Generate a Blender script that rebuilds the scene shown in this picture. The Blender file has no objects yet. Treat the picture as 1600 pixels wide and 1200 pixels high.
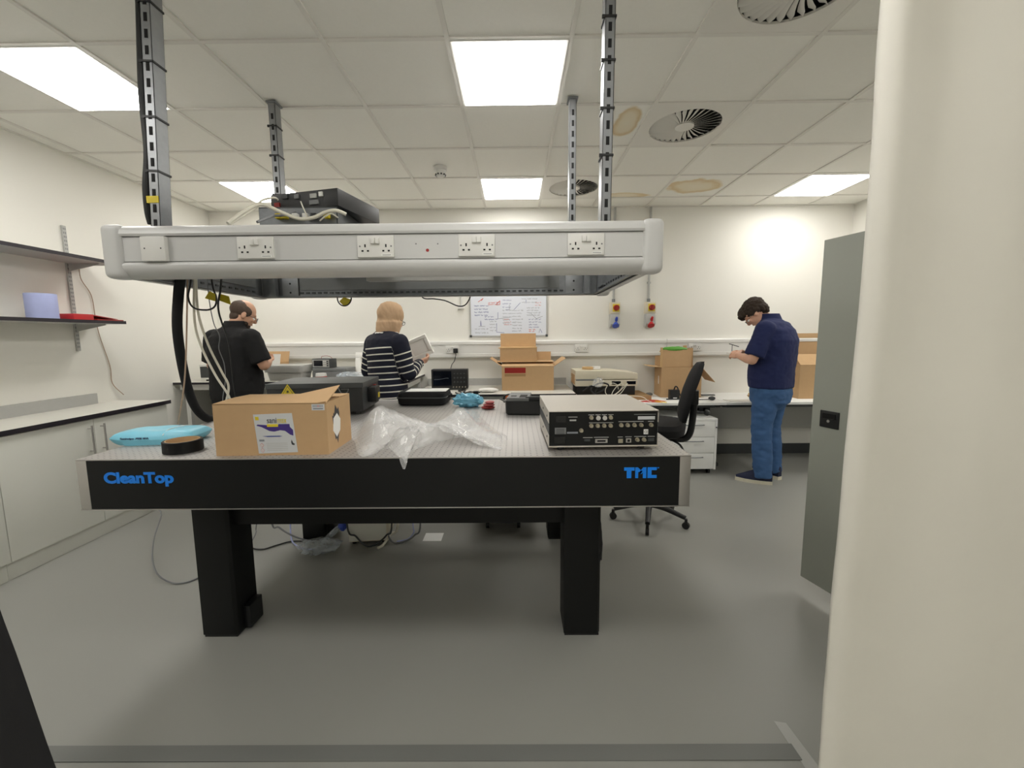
import bpy, bmesh, math, random
import numpy as np
from mathutils import Vector, Matrix, Euler, noise as mnoise

random.seed(11)
scene = bpy.context.scene
C = scene.collection

# ------------------------------------------------------------------ camera
HC = 1.42                       # eye height
FPX = 658.0                     # focal length in pixels of a 1600 x 1200 frame
PITCH, YAW, ROLL = (math.radians(a) for a in (6.5, -0.38, -0.54))
_f = Vector((math.sin(YAW)*math.cos(PITCH), math.cos(YAW)*math.cos(PITCH), -math.sin(PITCH)))
_r0 = Vector((math.cos(YAW), -math.sin(YAW), 0))
_u0 = _r0.cross(_f)
_r = _r0*math.cos(ROLL) + _u0*math.sin(ROLL)
_u = -_r0*math.sin(ROLL) + _u0*math.cos(ROLL)
cam_data = bpy.data.cameras.new('camera')
cam_data.sensor_width = 36.0
cam_data.lens = FPX/1600*36.0
cam_data.clip_start = 0.05
cam = bpy.data.objects.new('camera', cam_data)
C.objects.link(cam)
cam.matrix_world = Matrix(((_r.x, _u.x, -_f.x, 0), (_r.y, _u.y, -_f.y, 0), (_r.z, _u.z, -_f.z, HC), (0, 0, 0, 1)))
scene.camera = cam

# ------------------------------------------------------------------ world and exposure
world = bpy.data.worlds.new('world'); scene.world = world; world.use_nodes = True
world.node_tree.nodes['Background'].inputs[0].default_value = (0.8, 0.85, 0.9, 1)
world.node_tree.nodes['Background'].inputs[1].default_value = 0.05
scene.view_settings.view_transform = 'Standard'
scene.view_settings.look = 'None'
scene.view_settings.gamma = 1.0
scene.view_settings.use_curve_mapping = False
scene.view_settings.exposure = 0.0
PANEL_POWER = 15.8              # emission of each ceiling light panel
PANEL_TINT = (1.0, 0.975, 0.935)


def at(px, py, X=None, Y=None, Z=None):
    """measured point of the photograph -> point in the room on a plane X, Y or Z"""
    d = _f + _r*((px-800)/FPX) - _u*((py-600)/FPX)
    if X is not None: t = X/d.x
    elif Y is not None: t = Y/d.y
    else: t = (Z-HC)/d.z
    return Vector((d.x*t, d.y*t, d.z*t+HC))


# ------------------------------------------------------------------ materials
MATS = {}


def srgb(r, g, b):
    f = lambda c: ((c/255+0.055)/1.055)**2.4 if c > 10 else c/255/12.92
    return (f(r), f(g), f(b))


def mat(name, col, rough=0.5, metal=0.0, var=0.06, vscale=30.0, bump=0.0, bscale=200.0, spec=0.5, coat=0.0):
    if name in MATS: return MATS[name]
    m = bpy.data.materials.new(name); m.use_nodes = True
    nt = m.node_tree; b = nt.nodes['Principled BSDF']
    b.inputs['Roughness'].default_value = rough
    b.inputs['Metallic'].default_value = metal
    b.inputs['Specular IOR Level'].default_value = spec
    b.inputs['Coat Weight'].default_value = coat
    tc = nt.nodes.new('ShaderNodeTexCoord')
    n = nt.nodes.new('ShaderNodeTexNoise'); n.inputs['Scale'].default_value = vscale; n.inputs['Detail'].default_value = 4
    nt.links.new(tc.outputs['Object'], n.inputs['Vector'])
    mx = nt.nodes.new('ShaderNodeMix'); mx.data_type = 'RGBA'
    mx.inputs[6].default_value = tuple(max(0, c*(1-var)) for c in col)+(1,)
    mx.inputs[7].default_value = tuple(min(1, c*(1+var)) for c in col)+(1,)
    nt.links.new(n.outputs['Fac'], mx.inputs[0])
    nt.links.new(mx.outputs[2], b.inputs['Base Color'])
    if bump:
        n2 = nt.nodes.new('ShaderNodeTexNoise'); n2.inputs['Scale'].default_value = bscale; n2.inputs['Detail'].default_value = 3
        nt.links.new(tc.outputs['Object'], n2.inputs['Vector'])
        bp = nt.nodes.new('ShaderNodeBump'); bp.inputs['Strength'].default_value = bump; bp.inputs['Distance'].default_value = 0.002
        nt.links.new(n2.outputs['Fac'], bp.inputs['Height'])
        nt.links.new(bp.outputs[0], b.inputs['Normal'])
    MATS[name] = m
    return m


def emat(name, col, power):
    m = bpy.data.materials.new(name); m.use_nodes = True
    nt = m.node_tree; nt.nodes.clear()
    o = nt.nodes.new('ShaderNodeOutputMaterial'); e = nt.nodes.new('ShaderNodeEmission')
    e.inputs[0].default_value = tuple(col)+(1,); e.inputs[1].default_value = power
    nt.links.new(e.outputs[0], o.inputs[0]); MATS[name] = m
    return m


def film(name, col, alpha, rough=0.12):
    """clear plastic film: partly see-through, with a glossy white sheen"""
    m = bpy.data.materials.new(name); m.use_nodes = True
    nt = m.node_tree; b = nt.nodes['Principled BSDF']; o = nt.nodes['Material Output']
    b.inputs['Base Color'].default_value = tuple(col)+(1,); b.inputs['Roughness'].default_value = rough
    tr = nt.nodes.new('ShaderNodeBsdfTransparent'); mx = nt.nodes.new('ShaderNodeMixShader')
    tc = nt.nodes.new('ShaderNodeTexCoord'); n = nt.nodes.new('ShaderNodeTexNoise'); n.inputs['Scale'].default_value = 14
    nt.links.new(tc.outputs['Object'], n.inputs['Vector'])
    mr = nt.nodes.new('ShaderNodeMapRange'); mr.inputs[1].default_value = 0.3; mr.inputs[2].default_value = 0.7
    mr.inputs[3].default_value = alpha*0.75; mr.inputs[4].default_value = alpha*1.25
    nt.links.new(n.outputs['Fac'], mr.inputs[0])
    nt.links.new(mr.outputs[0], mx.inputs[0]); nt.links.new(tr.outputs[0], mx.inputs[1]); nt.links.new(b.outputs[0], mx.inputs[2])
    nt.links.new(mx.outputs[0], o.inputs[0]); MATS[name] = m
    return m


def stripes_mat(name, c1, c2, attr):
    m = bpy.data.materials.new(name); m.use_nodes = True
    nt = m.node_tree; b = nt.nodes['Principled BSDF']; b.inputs['Roughness'].default_value = 0.9
    a = nt.nodes.new('ShaderNodeAttribute'); a.attribute_name = attr
    mx = nt.nodes.new('ShaderNodeMix'); mx.data_type = 'RGBA'
    mx.inputs[6].default_value = tuple(c1)+(1,); mx.inputs[7].default_value = tuple(c2)+(1,)
    # stripe where frac(v / period) < width and v is below the plain yoke
    d = nt.nodes.new('ShaderNodeMath'); d.operation = 'DIVIDE'; d.inputs[1].default_value = 0.052
    fr = nt.nodes.new('ShaderNodeMath'); fr.operation = 'FRACT'
    lt = nt.nodes.new('ShaderNodeMath'); lt.operation = 'LESS_THAN'; lt.inputs[1].default_value = 0.20
    gt = nt.nodes.new('ShaderNodeMath'); gt.operation = 'GREATER_THAN'; gt.inputs[1].default_value = 0.0
    mu = nt.nodes.new('ShaderNodeMath'); mu.operation = 'MULTIPLY'
    nt.links.new(a.outputs['Fac'], d.inputs[0]); nt.links.new(d.outputs[0], fr.inputs[0]); nt.links.new(fr.outputs[0], lt.inputs[0])
    nt.links.new(a.outputs['Fac'], gt.inputs[0]); nt.links.new(lt.outputs[0], mu.inputs[0]); nt.links.new(gt.outputs[0], mu.inputs[1])
    nt.links.new(mu.outputs[0], mx.inputs[0]); nt.links.new(mx.outputs[2], b.inputs['Base Color'])
    tc = nt.nodes.new('ShaderNodeTexCoord')
    n2 = nt.nodes.new('ShaderNodeTexNoise'); n2.inputs['Scale'].default_value = 250
    nt.links.new(tc.outputs['Object'], n2.inputs['Vector'])
    bp = nt.nodes.new('ShaderNodeBump'); bp.inputs['Strength'].default_value = 0.25; bp.inputs['Distance'].default_value = 0.002
    nt.links.new(n2.outputs['Fac'], bp.inputs['Height']); nt.links.new(bp.outputs[0], b.inputs['Normal'])
    MATS[name] = m
    return m


def dotted_steel():
    """stainless plate with a 25 mm grid of small tapped holes"""
    m = bpy.data.materials.new('drilled_steel'); m.use_nodes = True
    nt = m.node_tree; b = nt.nodes['Principled BSDF']
    tc = nt.nodes.new('ShaderNodeTexCoord')
    dv = nt.nodes.new('ShaderNodeVectorMath'); dv.operation = 'SCALE'; dv.inputs['Scale'].default_value = 40.0
    fr = nt.nodes.new('ShaderNodeVectorMath'); fr.operation = 'FRACTION'
    sb = nt.nodes.new('ShaderNodeVectorMath'); sb.operation = 'SUBTRACT'; sb.inputs[1].default_value = (0.5, 0.5, 0.5)
    ml = nt.nodes.new('ShaderNodeVectorMath'); ml.operation = 'MULTIPLY'; ml.inputs[1].default_value = (1, 1, 0)
    ln = nt.nodes.new('ShaderNodeVectorMath'); ln.operation = 'LENGTH'
    lt = nt.nodes.new('ShaderNodeMath'); lt.operation = 'LESS_THAN'; lt.inputs[1].default_value = 0.15
    nt.links.new(tc.outputs['Object'], dv.inputs[0]); nt.links.new(dv.outputs[0], fr.inputs[0]); nt.links.new(fr.outputs[0], sb.inputs[0])
    nt.links.new(sb.outputs[0], ml.inputs[0]); nt.links.new(ml.outputs[0], ln.inputs[0]); nt.links.new(ln.outputs['Value'], lt.inputs[0])
    mx = nt.nodes.new('ShaderNodeMix'); mx.data_type = 'RGBA'
    mx.inputs[6].default_value = (0.50, 0.48, 0.46, 1); mx.inputs[7].default_value = (0.20, 0.19, 0.19, 1)
    nt.links.new(lt.outputs[0], mx.inputs[0]); nt.links.new(mx.outputs[2], b.inputs['Base Color'])
    n = nt.nodes.new('ShaderNodeTexNoise'); n.inputs['Scale'].default_value = 6
    nt.links.new(tc.outputs['Object'], n.inputs['Vector'])
    mr = nt.nodes.new('ShaderNodeMapRange'); mr.inputs[3].default_value = 0.42; mr.inputs[4].default_value = 0.55
    nt.links.new(n.outputs['Fac'], mr.inputs[0]); nt.links.new(mr.outputs[0], b.inputs['Roughness'])
    b.inputs['Metallic'].default_value = 0.75
    MATS['drilled_steel'] = m
    return m


def stain_mat(name, where):
    """ceiling tile with a brown water stain"""
    m = bpy.data.materials.new(name); m.use_nodes = True
    nt = m.node_tree; b = nt.nodes['Principled BSDF']; b.inputs['Roughness'].default_value = 0.95
    tc = nt.nodes.new('ShaderNodeTexCoord')
    (cx, cy), (rx, ry) = where
    mp = nt.nodes.new('ShaderNodeMapping'); mp.vector_type = 'TEXTURE'; mp.inputs['Location'].default_value = (cx, cy, 0); mp.inputs['Scale'].default_value = (rx, ry, 1)
    nt.links.new(tc.outputs['Object'], mp.inputs[0])
    ml = nt.nodes.new('ShaderNodeVectorMath'); ml.operation = 'MULTIPLY'; ml.inputs[1].default_value = (1, 1, 0); nt.links.new(mp.outputs[0], ml.inputs[0])
    ln = nt.nodes.new('ShaderNodeVectorMath'); ln.operation = 'LENGTH'; nt.links.new(ml.outputs[0], ln.inputs[0])
    n = nt.nodes.new('ShaderNodeTexNoise'); n.inputs['Scale'].default_value = 5; n.inputs['Detail'].default_value = 6; nt.links.new(tc.outputs['Object'], n.inputs['Vector'])
    ad = nt.nodes.new('ShaderNodeMath'); ad.operation = 'ADD'; nt.links.new(ln.outputs['Value'], ad.inputs[0]); nt.links.new(n.outputs['Fac'], ad.inputs[1])
    cr = nt.nodes.new('ShaderNodeValToRGB'); e = cr.color_ramp.elements
    w = srgb(244, 243, 236)
    e[0].position = 0.0; e[0].color = srgb(238, 232, 214)+(1,)
    e[1].position = 1.0; e[1].color = w+(1,)
    e2 = e.new(0.55); e2.color = srgb(234, 224, 200)+(1,)
    e3 = e.new(0.70); e3.color = srgb(220, 200, 160)+(1,)
    e4 = e.new(0.80); e4.color = w+(1,)
    sc_ = nt.nodes.new('ShaderNodeMath'); sc_.operation = 'MULTIPLY'; sc_.inputs[1].default_value = 0.5; nt.links.new(ad.outputs[0], sc_.inputs[0])
    nt.links.new(sc_.outputs[0], cr.inputs[0]); nt.links.new(cr.outputs[0], b.inputs['Base Color'])
    MATS[name] = m
    return m


# ------------------------------------------------------------------ mesh builder
WM = {}                         # world matrix of every empty and part


class MB:
    def __init__(s): s.v = []; s.f = []; s.mi = []; s.k = 0

    def add(s, vs, fs, mi=None):
        o = len(s.v); s.v += [Vector(v) for v in vs]
        s.f += [tuple(i+o for i in f) for f in fs]; s.mi += [s.k if mi is None else mi]*len(fs)
        return s

    def box(s, x0, x1, y0, y1, z0, z1, M=None):
        v = [Vector(p) for p in ((x0, y0, z0), (x1, y0, z0), (x1, y1, z0), (x0, y1, z0), (x0, y0, z1), (x1, y0, z1), (x1, y1, z1), (x0, y1, z1))]
        if M is not None: v = [M @ p for p in v]
        return s.add(v, [(0, 3, 2, 1), (4, 5, 6, 7), (0, 1, 5, 4), (1, 2, 6, 5), (2, 3, 7, 6), (3, 0, 4, 7)])

    def cyl(s, p0, p1, r0, r1=None, n=14, cap=True):
        p0 = Vector(p0); p1 = Vector(p1); r1 = r0 if r1 is None else r1
        d = (p1-p0).normalized(); a = d.orthogonal().normalized(); b = d.cross(a)
        vs = []
        for p, r in ((p0, r0), (p1, r1)):
            for i in range(n):
                t = 2*math.pi*i/n; vs.append(p+(a*math.cos(t)+b*math.sin(t))*r)
        fs = [(i, (i+1) % n, n+(i+1) % n, n+i) for i in range(n)]
        if cap: fs += [tuple(range(n))[::-1], tuple(range(n, 2*n))]
        return s.add(vs, fs)

    def tube(s, pts, r, n=8, sub=6, closed=False):
        pts = [Vector(p) for p in pts]
        if sub > 1: pts = smooth(pts, sub, closed)
        m = len(pts); vs = []; fs = []; a = None
        for i, p in enumerate(pts):
            q0 = pts[i-1] if (i > 0 or closed) else pts[0]; q1 = pts[(i+1) % m] if (i < m-1 or closed) else pts[-1]
            d = (q1-q0)
            d = d.normalized() if d.length > 1e-9 else Vector((0, 0, 1))
            if a is None: a = d.orthogonal().normalized()
            a = (a-d*a.dot(d)); a = a.normalized() if a.length > 1e-6 else d.orthogonal().normalized()
            b = d.cross(a)
            rr = r(i/(m-1)) if callable(r) else r
            for k in range(n):
                t = 2*math.pi*k/n; vs.append(p+(a*math.cos(t)+b*math.sin(t))*rr)
        for i in range(m if closed else m-1):
            j = (i+1) % m
            for k in range(n):
                fs.append((i*n+k, i*n+(k+1) % n, j*n+(k+1) % n, j*n+k))
        if not closed: fs += [tuple(range(n))[::-1], tuple(range((m-1)*n, m*n))]
        return s.add(vs, fs)

    def prism(s, poly, axis, a0, a1):
        """extrude a 2D polygon along axis x / y / z"""
        def P(u, v, w): return {'x': (w, u, v), 'y': (u, w, v), 'z': (u, v, w)}[axis]
        n = len(poly)
        vs = [P(u, v, a0) for u, v in poly]+[P(u, v, a1) for u, v in poly]
        return s.add(vs, [tuple(range(n))[::-1], tuple(range(n, 2*n))]+[(i, (i+1) % n, n+(i+1) % n, n+i) for i in range(n)])

    def sphere(s, c, r, n=16, m=10, M=None):
        r = (r, r, r) if isinstance(r, (int, float)) else r
        c = Vector(c); vs = []; fs = []
        for j in range(1, m):
            ph = math.pi*j/m
            for i in range(n):
                t = 2*math.pi*i/n
                q = Vector((r[0]*math.sin(ph)*math.cos(t), r[1]*math.sin(ph)*math.sin(t), r[2]*math.cos(ph)))
                vs.append(c+(M @ q if M is not None else q))
        top = Vector((0, 0, r[2])); 
        vs += [c+(M @ top if M is not None else top), c-(M @ top if M is not None else top)]
        for j in range(m-2):
            for i in range(n): fs.append((j*n+i, (j+1)*n+i, (j+1)*n+(i+1) % n, j*n+(i+1) % n))
        a = len(vs)-2
        for i in range(n):
            fs.append((a, i, (i+1) % n)); fs.append((a+1, (m-2)*n+(i+1) % n, (m-2)*n+i))
        return s.add(vs, fs)

    def loft(s, rings, n=28, pw=2.0):
        """rings: (center, rx, ry) horizontal super-ellipses from bottom to top, closed"""
        vs = []; fs = []
        for c, rx, ry in rings:
            for i in range(n):
                t = 2*math.pi*i/n; ct, st = math.cos(t), math.sin(t)
                vs.append((c[0]+rx*math.copysign(abs(ct)**(2/pw), ct), c[1]+ry*math.copysign(abs(st)**(2/pw), st), c[2]))
        m = len(rings)
        for j in range(m-1):
            for i in range(n): fs.append((j*n+i, j*n+(i+1) % n, (j+1)*n+(i+1) % n, (j+1)*n+i))
        fs += [tuple(range(n))[::-1], tuple(range((m-1)*n, m*n))]
        return s.add(vs, fs)

    def lathe(s, prof, c, n=24, M=None):
        c = Vector(c); vs = []; fs = []
        for r, z in prof:
            for i in range(n):
                t = 2*math.pi*i/n; q = Vector((r*math.cos(t), r*math.sin(t), z)); vs.append(c+(M @ q if M is not None else q))
        for j in range(len(prof)-1):
            for i in range(n): fs.append((j*n+i, j*n+(i+1) % n, (j+1)*n+(i+1) % n, (j+1)*n+i))
        return s.add(vs, fs)

    def grid(s, fn, nu, nv, thick=None):
        """open sheet from fn(u, v); with thick a second layer is added underneath"""
        vs = [Vector(fn(i/nu, j/nv)) for j in range(nv+1) for i in range(nu+1)]
        w = nu+1
        fs = [(j*w+i, j*w+i+1, (j+1)*w+i+1, (j+1)*w+i) for j in range(nv) for i in range(nu)]
        return s.add(vs, fs)

    def xf(s, M):
        s.v = [M @ p for p in s.v]; return s

    def mesh(s, name, mats, bevel=0.0, seg=2, angle=35):
        me = bpy.data.meshes.new(name)
        me.from_pydata([tuple(p) for p in s.v], [], s.f)
        for m in (mats if isinstance(mats, (list, tuple)) else [mats]):
            me.materials.append(MATS[m] if isinstance(m, str) else m)
        if any(s.mi): me.polygons.foreach_set('material_index', s.mi)
        bm = bmesh.new(); bm.from_mesh(me)
        bmesh.ops.recalc_face_normals(bm, faces=bm.faces)
        if bevel:
            es = [e for e in bm.edges if len(e.link_faces) == 2 and e.calc_face_angle(0) > 0.6]
            bmesh.ops.bevel(bm, geom=es, offset=bevel, segments=seg, profile=0.6, affect='EDGES', clamp_overlap=True)
        bm.to_mesh(me); bm.free()
        me.shade_smooth(); me.set_sharp_from_angle(angle=math.radians(angle))
        return me

    def part(s, name, mats, parent, bevel=0.0, local=False, angle=35, seg=2):
        """a part: verts in world space (or local=True), stored in the parent's frame"""
        if not local: s.xf(WM[parent].inverted())
        o = bpy.data.objects.new(name, s.mesh(name, mats, bevel, seg, angle)); C.objects.link(o); o.parent = parent
        WM[o] = WM[parent].copy()
        return o

    def thing(s, name, mats, label, cat, group=None, bevel=0.0, kind=None, angle=35, seg=2):
        """a top-level object made of one mesh; origin at the middle of its base"""
        lo = Vector((min(p[i] for p in s.v) for i in range(3))); hi = Vector((max(p[i] for p in s.v) for i in range(3)))
        org = Vector(((lo.x+hi.x)/2, (lo.y+hi.y)/2, lo.z))
        s.v = [p-org for p in s.v]
        o = bpy.data.objects.new(name, s.mesh(name, mats, bevel, seg, angle)); C.objects.link(o); o.location = org
        WM[o] = Matrix.Translation(org)
        if kind == 'structure': o['kind'] = 'structure'
        elif kind: o['kind'] = kind
        if label: o['label'] = label
        if cat: o['category'] = cat
        if group: o['group'] = group
        return o


def smooth(pts, sub, closed=False):
    out = []; n = len(pts)
    for i in range(n if closed else n-1):
        if closed: p0, p1, p2, p3 = pts[i-1], pts[i], pts[(i+1) % n], pts[(i+2) % n]
        else: p0, p1, p2, p3 = pts[max(i-1, 0)], pts[i], pts[i+1], pts[min(i+2, n-1)]
        for k in range(sub):
            t = k/sub
            out.append(0.5*((2*p1)+(p2-p0)*t+(2*p0-5*p1+4*p2-p3)*t*t+(3*p1-p0-3*p2+p3)*t**3))
    if not closed: out.append(pts[-1].copy())
    return out


def thing(name, label, cat, loc=(0, 0, 0), rz=0.0, group=None):
    o = bpy.data.objects.new(name, None); C.objects.link(o)
    o.empty_display_size = 0.05
    o.location = loc; o.rotation_euler = (0, 0, rz)
    WM[o] = Matrix.Translation(Vector(loc)) @ Matrix.Rotation(rz, 4, 'Z')
    o['label'] = label; o['category'] = cat
    if group: o['group'] = group
    return o


def put(name, me, parent, loc=(0, 0, 0), rot=(0, 0, 0), scale=None):
    """a piece that shares mesh data with its likes, placed in the parent's frame"""
    o = bpy.data.objects.new(name, me); C.objects.link(o); o.parent = parent; o.location = loc; o.rotation_euler = rot
    if scale: o.scale = scale
    WM[o] = WM[parent] @ Matrix.LocRotScale(Vector(loc), Euler(rot), None)
    return o


def text(name, string, matname, parent, origin, xdir, ydir, width, height, depth=0.0008, bold=0.0):
    """flat lettering fitted into width x height; origin is its lower left corner in world space"""
    cu = bpy.data.curves.new(name, 'FONT'); cu.body = string; cu.size = 1.0; cu.extrude = 0.01; cu.offset = bold; cu.resolution_u = 4
    t = bpy.data.objects.new(name, cu); C.objects.link(t)
    dg = bpy.context.evaluated_depsgraph_get()
    me = bpy.data.meshes.new_from_object(t.evaluated_get(dg))
    bpy.data.objects.remove(t); bpy.data.curves.remove(cu)
    vs = [v.co.copy() for v in me.vertices]
    x0 = min(v.x for v in vs); x1 = max(v.x for v in vs); y0 = min(v.y for v in vs); y1 = max(v.y for v in vs)
    X = Vector(xdir).normalized(); Yd = Vector(ydir).normalized(); N = X.cross(Yd)
    inv = WM[parent].inverted()
    for v, c in zip(me.vertices, vs):
        v.co = inv @ (Vector(origin)+X*((c.x-x0)/(x1-x0)*width)+Yd*((c.y-y0)/(y1-y0)*height)+N*(c.z/0.01*depth))
    me.materials.clear(); me.materials.append(MATS[matname])
    o = bpy.data.objects.new(name, me); C.objects.link(o); o.parent = parent; WM[o] = WM[parent].copy()
    return o


def cable(name, pts, r, matname, label, group=None, n=7, cat='cable', sub=6):
    return MB().tube(pts, r, n=n, sub=sub).thing(name, matname, label, cat, group)


# plain materials
mat('wall_paint', srgb(236, 234, 226), 0.9, var=0.012, vscale=3, bump=0.06, bscale=350, spec=0.2)
mat('ceiling_tile', srgb(244, 243, 236), 0.95, var=0.02, vscale=60, bump=0.25, bscale=700)
mat('grid_bar', srgb(230, 228, 221), 0.55, var=0.01)
mat('floor_vinyl', srgb(152, 152, 146), 0.42, var=0.035, vscale=900, bump=0.04, bscale=500, spec=0.4)
mat('threshold', srgb(118, 119, 116), 0.5, var=0.05, vscale=300)
mat('white_plastic', srgb(225, 224, 219), 0.38, var=0.012)
mat('trunk_grey', srgb(206, 206, 204), 0.36, var=0.012)
mat('trunk_white', srgb(226, 225, 220), 0.40, var=0.012)
mat('panel_white', srgb(226, 226, 217), 0.45, var=0.015, vscale=5)
mat('worktop', srgb(214, 212, 203), 0.42, var=0.03, vscale=120)
mat('black_edge', srgb(38, 33, 40), 0.5)
mat('black_matt', srgb(17, 18, 18), 0.55, var=0.1, vscale=200, bump=0.08, bscale=600, spec=0.3)
mat('black_plastic', srgb(24, 25, 26), 0.45, var=0.1)
mat('black_gloss', srgb(14, 15, 17), 0.18)
mat('black_cloth', srgb(20, 20, 22), 0.9, var=0.15, vscale=80, bump=0.2, bscale=500)
mat('dark_grey', srgb(62, 65, 66), 0.5, var=0.05)
mat('mid_grey', srgb(120, 122, 122), 0.5, var=0.05)
mat('light_grey', srgb(178, 178, 174), 0.5, var=0.04)
mat('steel', (0.52, 0.50, 0.48), 0.42, metal=0.85, var=0.05, vscale=12)
mat('chrome', (0.7, 0.7, 0.7), 0.2, metal=1.0)
mat('galvanised', (0.24, 0.25, 0.26), 0.45, metal=0.7, var=0.18, vscale=40)
mat('galvanised_bright', (0.30, 0.31, 0.32), 0.40, metal=0.7, var=0.12, vscale=40)
mat('slot_dark', srgb(18, 18, 19), 0.8)
mat('brass', (0.50, 0.46, 0.36), 0.35, metal=0.9)
mat('card', srgb(196, 162, 120), 0.85, var=0.05, vscale=25, bump=0.05, bscale=120)
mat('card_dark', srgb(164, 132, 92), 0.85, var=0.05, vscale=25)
mat('card_edge', srgb(204, 170, 122), 0.9, var=0.1, vscale=200)
mat('paper_white', srgb(240, 240, 236), 0.7, var=0.01)
mat('label_grey', srgb(206, 208, 209), 0.6, var=0.02)
mat('blue_letters', srgb(0, 134, 246), 0.4, var=0.02)
mat('ink_navy', srgb(40, 50, 96), 0.6)
mat('ink_dark', srgb(58, 58, 62), 0.6)
mat('ink_blue', srgb(74, 86, 150), 0.6)
mat('ink_red', srgb(214, 104, 92), 0.6)
mat('ink_grey', srgb(136, 140, 146), 0.6)
mat('violet', srgb(70, 52, 128), 0.5)
mat('yellow', srgb(226, 204, 52), 0.5)
mat('yellow_tag', srgb(190, 172, 26), 0.55)
mat('red_plastic', srgb(190, 40, 44), 0.45)
mat('red_dark', srgb(150, 34, 28), 0.4)
mat('blue_plastic', srgb(52, 78, 178), 0.4)
mat('pale_blue_paper', srgb(176, 184, 226), 0.9, bump=0.15, bscale=300)
mat('packet_blue', srgb(128, 206, 230), 0.35, var=0.06, vscale=20)
mat('bag_blue', srgb(124, 196, 226), 0.22, var=0.15, vscale=40)
mat('pink_red', srgb(186, 92, 92), 0.5, var=0.15, vscale=60)
mat('green', srgb(92, 164, 58), 0.5, var=0.08)
mat('orange', srgb(206, 100, 30), 0.5)
mat('beige', srgb(218, 210, 188), 0.5, var=0.02)
mat('foam_white', srgb(240, 238, 232), 0.85, var=0.02, vscale=150, bump=0.1, bscale=400)
mat('cabinet_grey', srgb(150, 153, 143), 0.5, var=0.015)
mat('curtain_white', srgb(222, 219, 209), 0.62, var=0.012, bump=0.05, bscale=300)
mat('cable_white', srgb(226, 222, 206), 0.45)
mat('cable_grey', srgb(120, 122, 124), 0.5)
mat('cable_brown', srgb(176, 150, 128), 0.6)
mat('screen_dark', srgb(12, 16, 24), 0.12)
mat('device_grey', srgb(74, 77, 78), 0.5, var=0.03)
mat('device_front', srgb(44, 47, 48), 0.5, var=0.03)
mat('instrument_case', srgb(196, 190, 180), 0.42, var=0.02)
mat('whiteboard', srgb(228, 232, 240), 0.22, var=0.008)
mat('skin_light', srgb(218, 170, 144), 0.55, var=0.05, vscale=25)
mat('skin_mid', srgb(204, 158, 130), 0.55, var=0.06, vscale=25)
mat('hair_dark', srgb(50, 38, 28), 0.85, var=0.3, vscale=60, bump=0.5, bscale=160)
mat('hair_short', srgb(72, 56, 44), 0.7, var=0.25, vscale=120, bump=0.3, bscale=400)
mat('hijab', srgb(192, 160, 126), 0.8, var=0.05, vscale=40, bump=0.15, bscale=300)
mat('shirt_black', srgb(18, 18, 19), 0.92, var=0.1, bump=0.15, bscale=400)
mat('polo_navy', srgb(24, 34, 78), 0.9, var=0.12, vscale=12, bump=0.15, bscale=400)
mat('denim', srgb(58, 92, 136), 0.9, var=0.14, vscale=14, bump=0.25, bscale=350)
mat('trouser_black', srgb(20, 20, 22), 0.9, var=0.1)
mat('shoe_navy', srgb(30, 36, 62), 0.8, var=0.1)
mat('sole_white', srgb(216, 210, 190), 0.6)
film('clear_film', (0.95, 0.95, 0.94), 0.26, 0.07)
film('clear_film_blue', (0.80, 0.88, 0.95), 0.30)
dotted_steel()
emat('panel_light', PANEL_TINT, PANEL_POWER)
emat('red_led', (1.0, 0.12, 0.06), 6.0)

# ------------------------------------------------------------------ room shell
CH = HC+1.424                   # ceiling height
XL, XR, YB, YF = -3.45, 3.82, 4.93, -2.0
GX0, GY0, G = -1.512, 1.60, 0.60   # ceiling grid

MB().box(XL-0.1, XR+0.1, YF-0.1, YB+0.1, -0.1, 0.0).thing('floor', 'floor_vinyl', 'grey vinyl floor of the laboratory', None, kind='structure')
MB().box(XL-0.1, XL, YF-0.1, YB+0.1, 0, CH+0.1).thing('wall_left', 'wall_paint', 'white painted wall behind the shelves and base cabinets', None, kind='structure')
MB().box(XL, XR, YB, YB+0.1, 0, CH+0.1).thing('wall_back', 'wall_paint', 'white painted wall behind the benches and whiteboard', None, kind='structure')
MB().box(XR, XR+0.1, YF-0.1, YB+0.1, 0, CH+0.1).thing('wall_right', 'wall_paint', 'white painted wall at the far right corner', None, kind='structure')
MB().box(XL, XR, YF-0.1, YF, 0, CH+0.1).thing('wall_front', 'wall_paint', 'white painted wall behind the viewer', None, kind='structure')
MB().box(XL, XR, YB-0.012, YB, 0, 0.12).thing('baseboard_back', 'dark_grey', 'dark coved skirting along the back wall', None, kind='structure')
MB().box(-3.2, 0.95, 1.262, 1.318, 0.0, 0.004).thing('trim_1', 'threshold', 'darker grey threshold strip across the floor', None, kind='structure')

# ceiling: grid bars and single tiles
LIGHTS = [(-2, 1), (2, 1), (-2, 4), (2, 4), (7, 4), (7, 1), (-2, -2), (2, -2), (7, -2), (-2, -5), (2, -5), (7, -5)]  # last panel is added out of view to brighten the curtain and frame front
VENTS = [(4, 2), (3, 4), (4, 0)]
ceil = MB().box(XL, XR, YF, YB, CH+0.05, CH+0.1).thing('ceiling', 'dark_grey', 'suspended ceiling of square mineral tiles', None, kind='structure')
cols = [i for i in range(-4, 9)]
rows = [j for j in range(-6, 6)]
st_mats = {(3, 2): stain_mat('tile_stained', ((0.19, -0.06), (0.09, 0.20))), (5, 4): stain_mat('tile_stained_wide', ((-0.02, 0.0), (0.26, 0.19))), (4, 4): stain_mat('tile_stained_edge', ((-0.05, 0.24), (0.24, 0.08)))}
tile_full = MB().box(-0.3, 0.3, -0.3, 0.3, 0.006, 0.02).mesh('ceiling_tile', 'ceiling_tile')
cw = WM[ceil].inverted()
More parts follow.
